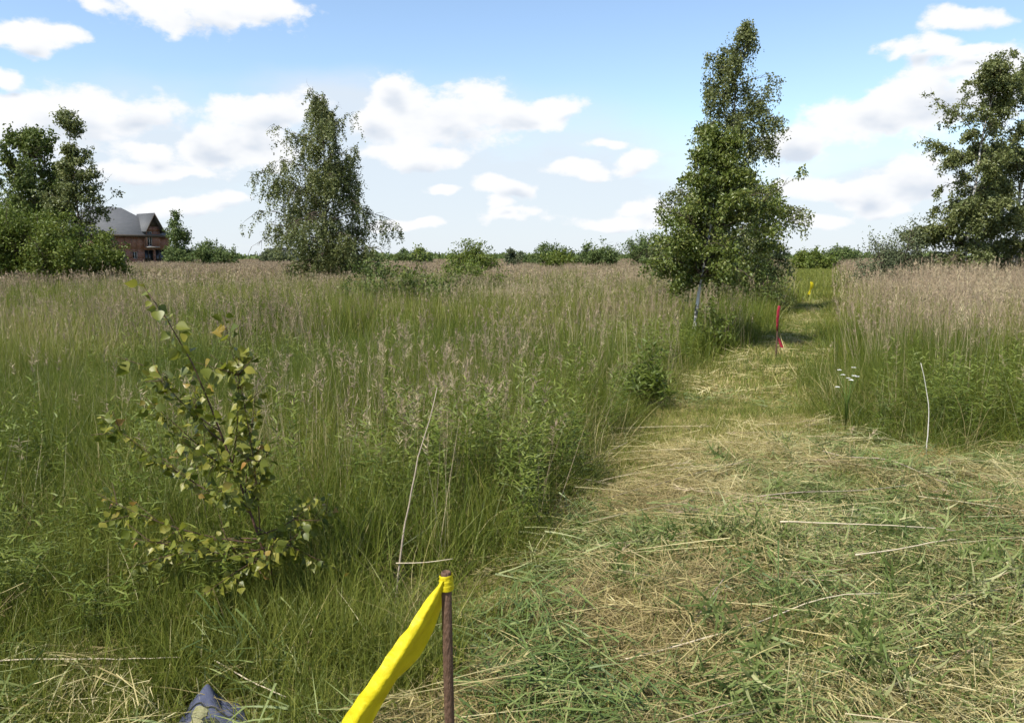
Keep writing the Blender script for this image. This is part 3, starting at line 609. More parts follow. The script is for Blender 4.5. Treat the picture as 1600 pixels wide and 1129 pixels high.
def trees():
    make_tree('birch_tree', (-9.3, 42), 'lone weeping birch with sparse top standing left of centre in the meadow', 31, 9.6,
        [(.04, 3.2), (.15, 4.2), (.28, 4.1), (.42, 3.7), (.55, 2.9), (.75, 2.3), (.9, 1.1), (1, .15)], [(.04, 3.1), (.15, 3.4), (.35, 3.5), (.5, 3.4), (.58, 2.6), (.75, 2.0), (.9, 1.0), (1, .15)],
        M['birch'], M['brown'], 84000, .098, nl=76, r0=.13, t0=.12, e_low=14, e_top=70, droop=.66, hang=.92, twl=1.15, lean=(-.7, 0), airy=.40, hf=1.6, jit=.5, texp=1.25, thin=.40)
    make_tree('birch_tree', (6.05, 23.6), 'tallest birch with narrow pointed top standing behind the red ribbon stake', 32, 8.05,
        [(.03, 2.3), (.2, 2.5), (.36, 2.2), (.48, 1.2), (.58, 1.9), (.72, 1.35), (.86, .75), (1, .1)], [(.03, 1.7), (.12, 1.9), (.22, 2.2), (.35, 2.3), (.48, 1.3), (.6, 1.75), (.72, 1.35), (.86, .8), (1, .1)],
        M['birch'], M['bark'], 90000, .070, nl=100, r0=.085, t0=.03, e_low=2, e_top=66, droop=.5, hang=.85, twl=.55, lean=(.25, 0), texp=1.6, airy=.30, hf=2.0, jit=.7, thin=.6)
    make_tree('birch_tree', (3.18, 14.45), 'young birch with leaning white trunk and bright leaves beside the path', 33, 3.75,
        [(.25, 1.0), (.35, 1.15), (.5, 1.0), (.75, .6), (.92, .3), (1, .05)], [(.25, 1.25), (.35, 1.45), (.5, 1.35), (.75, .85), (.92, .35), (1, .05)],
        M['birchy'], M['bark'], 34000, .058, nl=66, r0=.042, t0=.31, e_low=14, e_top=58, droop=.35, hang=.35, twl=.26, lean=(.45, .1), subs=3, airy=.3, hf=1.6)
    make_tree('birch_tree', (16.9, 31), 'broad birch with drooping left branches at the right edge of the meadow', 34, 8.7,
        [(.08, 2.2), (.22, 2.5), (.36, 1.7), (.55, 1.9), (.75, 1.3), (.92, .5), (1, .05)], [(.08, 2.0), (.22, 2.2), (.36, 1.8), (.55, 1.9), (.75, 1.2), (.92, .5), (1, .05)],
        M['birch'], M['bark'], 70000, .092, nl=60, r0=.10, t0=.07, e_low=10, e_top=66, droop=.45, hang=.5, twl=.5, lean=(.15, 0), hf=1.7, airy=.45, jit=.6, thin=.6)
    make_tree('birch_tree', (19.9, 32.6), 'dark birch cut off by the right edge of the picture', 35, 9.4,
        [(.08, 2.0), (.3, 2.0), (.55, 1.7), (.75, 1.3), (.92, .5), (1, .05)], [(.08, 2.2), (.3, 2.4), (.55, 2.0), (.75, 1.3), (.92, .5), (1, .05)],
        M['birch'], M['bark'], 60000, .098, nl=56, r0=.11, t0=.10, e_low=12, e_top=66, droop=.45, hang=.5, twl=.5, lean=(-.1, 0), hf=1.7, airy=.45, jit=.6, thin=.6)
    make_bush('willow_bush', (14.6, 31.5), 'grey-green bush below the birch at the right', 36, 2.4, 3.0, M['greyleaf'], 9000, .085, 18)
    # left edge group
    make_tree('aspen_tree', (-21.6, 42), 'slender tree with a lone tuft of leaves on its tall top, left', 41, 8.7,
        [(.1, 1.5), (.3, 1.7), (.5, 1.4), (.68, .9), (.76, .12), (.82, .15), (.88, 1.1), (.95, .8), (1, .3)], [(.1, 1.7), (.3, 2.1), (.5, 1.7), (.68, 1.0), (.76, .12), (.82, .15), (.88, .9), (.95, .7), (1, .3)],
        M['birch'], M['brown'], 20000, .13, nl=60, r0=.09, t0=.1, e_low=25, e_top=50, droop=.15, hang=.15, twl=.4, lean=(-.3, 0))
    make_tree('maple_tree', (-25.6, 44.5), 'dark round-crowned tree cut off by the left edge of the picture', 42, 7.6,
        [(.1, 2.4), (.4, 3.2), (.7, 2.6), (.9, 1.4), (1, .3)], [(.1, 2.4), (.4, 3.2), (.7, 2.6), (.9, 1.4), (1, .3)],
        M['darkleaf'], M['brown'], 36000, .17, nl=80, r0=.14, t0=.12, e_low=15, e_top=70, droop=.1, hang=.1, twl=.45)
    make_bush('willow_bush', (-22.9, 38.5), 'large light green bush in front of the trees at the left', 43, 4.0, 4.5, M['willow'], 22000, .12, 22, depth=3.4)
    make_bush('willow_bush', (-20.6, 37.6), 'smaller ragged green bush between the large bush and the brick house', 47, 2.9, 3.4, M['willow'], 14000, .12, 15)
    make_bush('willow_bush', (-19.9, 40.5), 'low rounded green bush beside the brick house', 44, 2.0, 2.7, M['willow'], 12000, .12, 18)
    make_bush('willow_bush', (-24.0, 39.5), 'dense low green bush at the foot of the dark left tree', 45, 4.4, 3.3, M['darkleaf'], 14000, .13, 22)
    # far things
    make_tree('ash_tree', (-51.2, 127), 'tree rising behind the right corner of the brick house', 46, 8.2, [(.1, 2.0), (.5, 2.3), (.8, 1.4), (1, .2)], [(.1, 2.2), (.5, 2.3), (.8, 1.2), (1, .2)],
        M['farleaf'], M['brown'], 6000, .3, nl=34, r0=.14, t0=.12, droop=.1, hang=.1, twl=.8)
    F = 'distant bushes along the horizon'
    for args in (
        ((-32.3, 90), 'round green bush standing alone between brick house and weeping birch', 51, 4.4, 3.5, 'farleaf'),
        ((-44.8, 110), 'low bush at the foot of the tree beside the brick house', 52, 4.0, 2.7, 'farleaf'),
        ((-43.5, 150), 'low pale bush left of the small grey roof', 53, 6.0, 2.7, 'greyleaf'),
        ((-22.5, 130), 'low bush just left of the weeping birch', 54, 4.0, 2.4, 'farleaf'),
        ((-20.0, 150), 'tiny distant bush just right of the weeping birch', 65, 5.0, 2.8, 'farleaf'),
        ((-13.6, 118), 'small distant bush right of the weeping birch', 55, 4.0, 2.4, 'farleaf'),
        ((-3.05, 60), 'wide bright green bush on the horizon in the middle of the meadow', 56, 4.0, 2.8, 'willow'),
        ((.2, 80), 'thin small bush beside the wide bush on the horizon', 57, 1.6, 2.2, 'greyleaf'),
        ((3.0, 86), 'dark bush on the horizon, left one of a merging row', 58, 4.6, 2.6, 'farleaf'),
        ((4.1, 74), 'low bright bush in front of the dark horizon bushes', 59, 3.2, 1.9, 'willow'),
        ((6.3, 92), 'low dark bush in the gap between the horizon bushes', 60, 4.4, 2.3, 'farleaf'),
        ((9.2, 85), 'tall ragged bush on the horizon left of the central birches', 61, 5.0, 3.4, 'farleaf'),
        ((12.9, 80), 'tall rounded bush half hidden by the central birches', 62, 4.4, 4.0, 'farleaf'),
        ((36.5, 100), 'low light green bush seen right of the central birches', 63, 6.0, 1.9, 'willow'),
        ((47.0, 118), 'low dark distant bush between central birch and right birch', 64, 7.0, 2.6, 'farleaf'),
        ((52.0, 112), 'low distant bush just left of the right grey-green bush', 66, 4.0, 2.2, 'farleaf'),
    ):
        (x, y), lab, sd, wd, h, mt = args
        make_bush('shrub', (x, y), lab, sd, wd, h, M[mt], 9000, max(.11, y * .0023), 14, F, wl=.6)
    make_bush('shrub', (-2.75, 24), 'small leafy sapling bush rising out of the grass mid-field', 71, 1.2, 1.95, M['willow'], 4200, .075, 9)
    make_bush('shrub', (-3.6, 21.5), 'low spreading green bush in the grass left of the mid-field sapling', 72, 2.2, 1.4, M['darkleaf'], 4600, .07, 9)
    make_bush('shrub', (-2.0, 22.0), 'low bush in the grass right of the mid-field sapling', 73, 1.7, 1.35, M['darkleaf'], 3600, .07, 9)
    make_bush('shrub', (-1.5, 29.0), 'ragged green bush in brown grass below the wide horizon bush', 74, 2.6, 1.6, M['willow'], 4200, .085, 9)
    make_bush('shrub', (6.35, 22.4), 'added dark low foliage standing in for the lower crown of the tallest birch', 77, 2.0, 1.75, M['darkleaf'], 7000, .07, 16)  # added dark-leaved bush, fills in for the birch's own dark lower crown
    make_bush('leafy_herb', (1.36, 8.75), 'dense dark green herb clump bulging onto the left path edge', 75, .75, .62, M['weed'], 2600, .07, 14, cat='plant', wl=.3)
    make_bush('leafy_herb', (3.35, 13.9), 'dark leafy undergrowth at the foot of the white birch trunk', 76, .9, .75, M['weed'], 2600, .07, 12, cat='plant', wl=.35)
trees()

def distant_wood():
    """the far edge of the plain: a low line of woods that reads as one mass"""
    rng = np.random.default_rng(77); m = MB(); N = 26000
    a = (rng.random(N) * 2 - 1) * R(48); r = 420 + rng.random(N) * 120
    x, y = r * np.sin(a), r * np.cos(a); top = .8 + 2.6 * vnoise(a * 40, r * .01, 1.0, 91) + 1.4 * vnoise(a * 160, r * .01, 1., 92)
    z = rng.random(N) * top
    m.leaves(np.stack([x, y, z], 1), rng.normal(size=(N, 3)) + np.array([0, 0, .5]), rng.normal(size=(N, 3)), 1.5 + rng.random(N), 1.2, np.clip(rng.normal(.5, .2, N), 0, 1))
    tag(m.obj('distant_wood', M['farleaf']), 'low line of far woods along the horizon', 'woods', kind='stuff')
distant_wood()

# ------------------------------------------------------------------ buildings
def brickmat():
    m = bpy.data.materials.new('red_brick'); m.use_nodes = True; n, l = m.node_tree.nodes, m.node_tree.links; p = n['Principled BSDF']
    tc = n.new('ShaderNodeTexCoord'); b = n.new('ShaderNodeTexBrick'); mp = n.new('ShaderNodeMapping'); mp.inputs['Rotation'].default_value = (R(90), 0, 0)
    l.new(tc.outputs['Object'], mp.inputs[0]); l.new(mp.outputs[0], b.inputs[0]); b.inputs['Scale'].default_value = 1
    b.inputs['Brick Width'].default_value = .26; b.inputs['Row Height'].default_value = .08; b.inputs['Mortar Size'].default_value = .010
    b.inputs['Color1'].default_value = (.30, .115, .07, 1); b.inputs['Color2'].default_value = (.22, .08, .05, 1); b.inputs['Mortar'].default_value = (.30, .25, .21, 1)
    t = n.new('ShaderNodeTexNoise'); t.inputs['Scale'].default_value = .6; t.inputs['Detail'].default_value = 6; l.new(tc.outputs['Object'], t.inputs[0])
    mx = n.new('ShaderNodeMix'); mx.data_type = 'RGBA'; mx.blend_type = 'MULTIPLY'; mx.inputs[0].default_value = .5
    r = ramp_node(n, [(.3, (.55, .5, .48)), (.7, (1, 1, 1))]); l.new(t.outputs[0], r.inputs[0])
    l.new(b.outputs[0], mx.inputs[6]); l.new(r.outputs[0], mx.inputs[7]); l.new(mx.outputs[2], p.inputs['Base Color']); p.inputs['Roughness'].default_value = .9
    return m
def houses():
    brick = brickmat()
    roofm = noisemat('grey_roof_sheets', [(0, (.06, .063, .066)), (.5, (.09, .093, .096)), (1, (.13, .13, .13))], 1.2, .7, 6, .3, (1, 4, 1), bscale=6)
    wood = noisemat('old_wood', [(0, (.04, .03, .022)), (1, (.11, .085, .06))], 4, .85, 4)
    conc = noisemat('concrete', [(0, (.22, .21, .19)), (1, (.38, .36, .33))], 3, .9, 5)
    white = noisemat('window_frame_paint', [(0, (.45, .44, .42)), (1, (.6, .59, .56))], 6, .6)
    glass = bpy.data.materials.new('dark_glass'); glass.use_nodes = True; p = glass.node_tree.nodes['Principled BSDF']; p.inputs['Base Color'].default_value = (.02, .024, .03, 1); p.inputs['Roughness'].default_value = .08
    root = empty('brick_house', (-58.73, 128.2, 0), 'unfinished red brick house with grey hipped roof and gabled dormer', 'house'); root.rotation_euler = (0, 0, R(52))
    # local: x along the facade (-5.8 .. 6.0), facade at y = 0, house goes back to y = 10
    X0, X1, EZ, T = -5.8, 6.1, 5.25, .4
    def wall(name, x0, x1, z0, z1, holes, y0, parent, mat=brick):
        xs = sorted({x0, x1, *[h[0] for h in holes], *[h[1] for h in holes]}); zs = sorted({z0, z1, *[h[2] for h in holes], *[h[3] for h in holes]}); m = MB()
        for a, b in zip(xs, xs[1:]):
            for c, d in zip(zs, zs[1:]):
                if any(h[0] <= (a + b) / 2 <= h[1] and h[2] <= (c + d) / 2 <= h[3] for h in holes): continue
                m.box(a, b, y0, y0 + T, c, d)
        return m.obj(name, mat, parent)
    holes = [(-4.6, -3.4, 1.2, 2.7), (-2.4, -1.2, 1.2, 2.7), (-.1, .7, 1.5, 2.6), (1.8, 3.3, .35, 2.85), (3.6, 5.75, .1, 2.95)]
    wall('front_wall', X0, X1, 0, EZ, holes, 0, root)
    m = MB(); m.box(X0, X1, 9.6, 10, 0, EZ); m.obj('back_wall', brick, root)
    for x in (X0, X1 - T): m = MB(); m.box(x, x + T, T, 9.6, 0, EZ); m.obj('side_wall', brick, root)
    # hipped main roof with thickness
    o = .65; rz, ra, rb = 9.5, -4.4, 1.0; A = [(X0 - o, -o, EZ - .12), (X1 + o, -o, EZ - .12), (X1 + o, 10 + o, EZ - .12), (X0 - o, 10 + o, EZ - .12), (ra, 5, rz), (rb, 5, rz)]
    B = [(x, y, z - .22) for x, y, z in A]; F4 = [(0, 1, 5, 4), (2, 3, 4, 5), (6, 10, 11, 7), (8, 11, 10, 9), (0, 6, 7, 1), (1, 7, 8, 2), (2, 8, 9, 3), (3, 9, 6, 0)]
    m = MB(); m.add(A + B, F4); m.f.append(np.array([(1, 2, 5), (3, 0, 4), (7, 11, 8), (9, 10, 6)])); rf = m.obj('roof', roofm, root)
    m = MB(); m.box(X0 - o, X1 + o, -o - .06, -o + .02, EZ - .42, EZ - .10); m.obj('fascia', wood, rf)
    m = MB(); m.box(-2.2, -1.5, 5.6, 6.3, 8.4, 10.3); m.box(-2.28, -1.42, 5.52, 6.38, 10.3, 10.42)
    # gabled bay in the middle right of the facade
    gx, hw, ez, ap = 3.1, 1.15, 6.5, 8.6
    wall('bay_wall', gx - hw, gx + hw, EZ - 2.05, ez, [(gx - .95, gx - .15, 3.45, 5.75)], -.42, root)
    m = MB(); m.add([(gx - hw, -.42, ez), (gx + hw, -.42, ez), (gx, -.42, ap - .25), (gx - hw, -.1, ez), (gx + hw, -.1, ez), (gx, -.1, ap - .25)], [(0, 1, 2), (5, 4, 3)]); m.f.append(np.array([(0, 3, 4, 1), (1, 4, 5, 2), (2, 5, 3, 0)])); m.obj('gable_panel', wood, root)
    for x in (gx - hw, gx + hw - .3): m = MB(); m.box(x, x + .3, -.02, 3.6, EZ + .1, ez); m.obj('bay_side_wall', brick, root)
    ov = .42; zz = ez - (ap - ez) / hw * ov
    for s in (-1, 1):
        a = [(gx, -1.25, ap), (gx + s * (hw + ov), -1.25, zz), (gx + s * (hw + ov), 4.2, zz), (gx, 4.2, ap)]; b = [(x, y, z - .2) for x, y, z in a]
        m = MB(); m.add(a + b, [(0, 1, 2, 3), (7, 6, 5, 4), (0, 4, 5, 1), (1, 5, 6, 2), (2, 6, 7, 3), (3, 7, 4, 0)]); q = m.obj('bay_roof', roofm, root)
        m = MB(); m.add([(gx, -1.29, ap - .02), (gx + s * (hw + ov), -1.29, zz - .02), (gx + s * (hw + ov), -1.29, zz - .34), (gx, -1.29, ap - .34), (gx, -1.252, ap - .02), (gx + s * (hw + ov), -1.252, zz - .02), (gx + s * (hw + ov), -1.252, zz - .34), (gx, -1.252, ap - .34)],
            [(0, 1, 2, 3), (7, 6, 5, 4), (0, 4, 5, 1), (1, 5, 6, 2), (2, 6, 7, 3), (3, 7, 4, 0)]); m.obj('barge_board', wood, q)
    m = MB(); m.box(gx - 1.4, gx + .55, -1.3, -.43, 3.2, 3.36); bal = m.obj('balcony', conc, root)
    def window(x0, x1, z0, z1, y, mull, mat):
        m = MB(); w = .09
        m.box(x0, x0 + w, y, y + .1, z0, z1); m.box(x1 - w, x1, y, y + .1, z0, z1); m.box(x0 + w, x1 - w, y, y + .1, z0, z0 + w); m.box(x0 + w, x1 - w, y, y + .1, z1 - w, z1)
        for k in range(1, mull): q = x0 + (x1 - x0) * k / mull; m.box(q - w / 2, q + w / 2, y + .005, y + .095, z0 + w, z1 - w)
        f = m.obj('window', mat, root); m = MB(); m.box(x0 + w * .6, x1 - w * .6, y + .04, y + .06, z0 + w * .6, z1 - w * .6); m.obj('pane', glass, f)
    for i, (a, b, c, d) in enumerate(holes): window(a + .004, b - .004, c + .004, d - .004, .2, 2 if b - a < 1.6 else 3, wood if i > 2 else white)
    window(gx - .946, gx - .154, 3.454, 5.746, -.3, 2, white)
    # small far cottage whose roof shows beside the weeping birch
    r2 = empty('cottage', (-52.6, 182, 0), 'far cottage showing only its grey gabled roof beside the weeping birch', 'house'); r2.rotation_euler = (0, 0, R(-24))
    m = MB(); m.box(-3, 3, 0, 5, 0, 2.4); m.add([(-3, 0, 2.4), (-3, 5, 2.4), (-3, 2.5, 3.4), (3, 0, 2.4), (3, 5, 2.4), (3, 2.5, 3.4)], [(0, 1, 2), (5, 4, 3)]); m.obj('wall', conc, r2)
    for s in (-1, 1):
        a = [(-3.4, 2.5, 3.75), (3.4, 2.5, 3.75), (3.4, 2.5 + s * 3.1, 2.15), (-3.4, 2.5 + s * 3.1, 2.15)]; b = [(x, y, z - .15) for x, y, z in a]
        m = MB(); m.add(a + b, [(0, 1, 2, 3), (7, 6, 5, 4), (0, 4, 5, 1), (1, 5, 6, 2), (2, 6, 7, 3), (3, 7, 4, 0)]); m.obj('roof_slope', roofm, r2)
    for x in (-1.6, 1.2): m = MB(); m.box(x, x + .9, -.04, .0, 1.0, 2.0); m.obj('window', glass, r2)
houses()

# ------------------------------------------------------------------ survey stakes
def plastic(name, col, trans=.12):
    m = bpy.data.materials.new(name); m.use_nodes = True; n, l = m.node_tree.nodes, m.node_tree.links; p = n['Principled BSDF']; out = n['Material Output']
    tc = n.new('ShaderNodeTexCoord'); t = n.new('ShaderNodeTexNoise'); t.inputs['Scale'].default_value = 26; t.inputs['Detail'].default_value = 4; l.new(tc.outputs['Object'], t.inputs[0])
    r = ramp_node(n, [(.3, tuple(c * .86 for c in col)), (.7, col)]); l.new(t.outputs[0], r.inputs[0]); l.new(r.outputs[0], p.inputs['Base Color'])
    b = n.new('ShaderNodeBump'); b.inputs['Strength'].default_value = .8; b.inputs['Distance'].default_value = .01; l.new(t.outputs[0], b.inputs['Height']); l.new(b.outputs[0], p.inputs['Normal'])
    p.inputs['Roughness'].default_value = .5; p.inputs['Specular IOR Level'].default_value = .3
    tr = n.new('ShaderNodeBsdfTranslucent'); l.new(r.outputs[0], tr.inputs['Color']); mx = n.new('ShaderNodeMixShader'); mx.inputs[0].default_value = trans
    l.new(p.outputs[0], mx.inputs[1]); l.new(tr.outputs[0], mx.inputs[2]); l.new(mx.outputs[0], out.inputs['Surface'])
    return m
YEL = plastic('yellow_tape', (.57, .475, .010)); RED = plastic('red_tape', (.36, .028, .045))
RUST = noisemat('rusty_steel', [(0, (.045, .027, .018)), (.5, (.105, .062, .040)), (1, (.19, .115, .070))], 60, .75, 6, .5, (1, 1, .35), metallic=.15)
def strip(m, C_, A_, prof, bl=.5):
    """sweep a creased cross-section: C_ (n,3) centre line, A_ list of (n,3) offsets for each profile column"""
    n = len(C_); k = len(prof); V = np.stack([C_ + A_[j] for j in range(k)], 1).reshape(-1, 3)
    i = np.arange(n - 1)[:, None] * k; j = np.arange(k - 1)[None]
    m.add(V, np.stack([i + j, i + j + 1, i + k + j + 1, i + k + j], -1).reshape(-1, 4), bl)
def pipe(m, h, r, ri, x=0, y=0, lean=0.):
    n = 20; th = np.arange(n) * 2 * PI / n; c, s = np.cos(th), np.sin(th); zs = [-.3, h * .33, h * .66, h - .004, h, h, h - .12]; rr = [r, r, r, r, r - .002, ri, ri]
    V = np.concatenate([np.stack([x + q * c + lean * z, y + q * s, np.full(n, z)], 1) for z, q in zip(zs, rr)])
    j = np.arange(n); k = (j + 1) % n
    m.add(V, np.concatenate([np.stack([a * n + j, a * n + k, (a + 1) * n + k, (a + 1) * n + j], 1) for a in range(len(zs) - 1)]))
def knot(m, h, r, turns, w, seed, lean=0.):
    """tape wound round the pipe: crumpled rings"""
    rng = np.random.default_rng(seed); n = 28; th = np.linspace(0, 2 * PI, n)
    for q in range(turns):
        zc = h - w * .35 - q * w * .62 + rng.normal() * .001; rr = r + .0022 + .0012 * rng.random(n) + .001 * q; rr[-1] = rr[0]; tilt = rng.normal() * .12
        rows = [np.stack([rr * f * np.cos(th) + lean * h, rr * f * np.sin(th), zc + dz * w + tilt * r * np.cos(th + q)], 1) for dz, f in ((-.5, 1.0), (-.25, 1.08), (0, 1.0), (.25, 1.1), (.5, 1.0))]
        V = np.stack(rows, 1).reshape(-1, 3); i = np.arange(n - 1)[:, None] * 5; j = np.arange(4)[None]
        m.add(V, np.stack([i + j, i + 5 + j, i + 5 + j + 1, i + j + 1], -1).reshape(-1, 4))
def stake_near():
    root = empty('survey_stake', (-.158, 2.0, float(gz(-.158, 2.0))), 'rusty steel pipe stake in the foreground with long yellow tape tied on', 'stake')
    gz0 = root.location.z; h = .81 - gz0
    m = MB(); pipe(m, h, .0130, .0098, lean=-.012); m.obj('pipe', RUST, root, True)
    m = MB(); knot(m, h - .012, .0135, 3, .016, 3, -.012); kn = m.obj('knot', YEL, root, True)
    # the free end blows down to the left, creased lengthwise
    n = 40; t = np.linspace(0, 1, n)
    Cn = np.stack([-.016 - .345 * t, -.012 - .10 * t - .012 * np.sin(5 * t), (h - .02) - .56 * t - .006 * np.sin(t * 9)], 1)
    T = np.gradient(Cn, axis=0); T /= np.linalg.norm(T, axis=1)[:, None]
    view = np.array([0, -1., .35]); side = np.cross(T, view); side /= np.linalg.norm(side, axis=1)[:, None]; side *= np.sign(side[:, :1]); nrm = np.cross(side, T); nrm *= -np.sign(nrm[:, 1:2])
    wv = np.interp(t, [0, .05, .18, .5, .8, 1], [.010, .024, .042, .060, .072, .078])
    rip = .005 * np.sin(t * 31 + 2 * np.sin(t * 7)) + .003 * np.sin(t * 67) * np.minimum(1, t * 6); rip2 = .003 * np.sin(t * 55 + 1)
    crease = np.interp(t, [0, .3, .5, .55, 1], [.10, .14, .20, .02, .06])      # where the fold lies across the width
    cols = [side * (-wv * .5 + rip * .4)[:, None] + nrm * (-.004 - rip2)[:, None], side * (-wv * .22)[:, None] + nrm * (.004 + rip)[:, None], side * (wv * (crease - .18))[:, None] + nrm * (.007 + rip2)[:, None],
            side * (wv * crease)[:, None] + nrm * (.008)[None if False else ...] if False else side * (wv * crease)[:, None] + nrm * .008, side * (wv * (.5 + .04 * np.sin(t * 9)))[:, None] + nrm * (-.055 * np.minimum(1, t * 4))[:, None]]
    m = MB(); strip(m, Cn, cols, [0] * 5); m.obj('ribbon', YEL, root, False)
    # a second layer of the folded tape shows behind the crease in the upper half
    t2 = t * .52; C2 = np.stack([np.interp(t2, t, Cn[:, i]) for i in range(3)], 1); w2 = np.interp(t2, t, wv); S2 = np.stack([np.interp(t2, t, side[:, i]) for i in range(3)], 1); N2 = np.stack([np.interp(t2, t, nrm[:, i]) for i in range(3)], 1)
    m = MB(); strip(m, C2, [S2 * (w2 * .05)[:, None] - N2 * .014, S2 * (w2 * .45)[:, None] - N2 * .030, S2 * (w2 * (.80 + .10 * np.sin(t * 3.1)) * (1 - .62 * sstep(.5, 1, t)))[:, None] - N2 * .060], [0] * 3); m.obj('ribbon_fold', YEL, root, False)
def stake_red():
    x, y = 4.2, 12.95; root = empty('survey_stake', (x, y, float(gz(x, y))), 'thin dark stake with red ribbon standing on the path', 'stake')
    h = .86; m = MB(); pipe(m, h, .0125, .009, lean=.02); m.obj('pipe', RUST, root, True)
    m = MB(); knot(m, h - .01, .014, 3, .03, 9, .02); m.obj('knot', RED, root, True)
    n = 26; t = np.linspace(0, 1, n); rt = np.random.default_rng(4)
    # tape folds over the pipe, hangs down its left side, crosses behind and flares out lower right
    cx = np.interp(t, [0, .1, .35, .55, .68, .8, 1], [.02, .0, -.008, -.005, .01, .045, .10]); cy = np.interp(t, [0, .2, .5, .68, 1], [-.03, -.035, -.03, .025, .02]); cz = (h - .01) - .66 * t
    ang = np.interp(t, [0, .5, .66, .8, 1], [.2, .5, 1.45, .4, .25]); w = np.interp(t, [0, .06, .3, .6, .8, 1], [.035, .055, .055, .035, .05, .065])
    S_ = np.stack([np.cos(ang), np.sin(ang), -.25 * sstep(.65, 1, t)], 1)
    m = MB(); strip(m, np.stack([cx, cy, cz], 1), [S_ * (-w * .5)[:, None], S_ * (w * .1)[:, None] - np.array([0, .012, 0]), S_ * (w * .5)[:, None]], [0] * 3); m.obj('ribbon', RED, root, True)
def stake_far():
    x, y = 10.9, 30.0; root = empty('survey_stake', (x, y, float(gz(x, y))), 'far small stake with yellow ribbon where the path ends', 'stake')
    h = .72; m = MB(); pipe(m, h, .0125, .009); m.obj('pipe', RUST, root, True)
    m = MB(); knot(m, h, .016, 3, .035, 12); m.obj('knot', YEL, root, True)
    n = 16; t = np.linspace(0, 1, n); cz = h - .01 - .46 * t; cx = .02 + .03 * np.sin(t * 5) - .05 * t; a = .1 + .35 * np.sin(t * 4); w = np.interp(t, [0, .2, .5, .62, 1], [.06, .15, .15, .06, .12])
    S_ = np.stack([np.cos(a), np.sin(a), 0 * a], 1); m = MB(); strip(m, np.stack([cx, -.03 + 0 * t, cz], 1), [S_ * (-w * .5)[:, None], S_ * 0 - np.array([0, .015, 0]), S_ * (w * .5)[:, None]], [0] * 3); m.obj('ribbon', YEL, root, True)
stake_near(); stake_red(); stake_far()

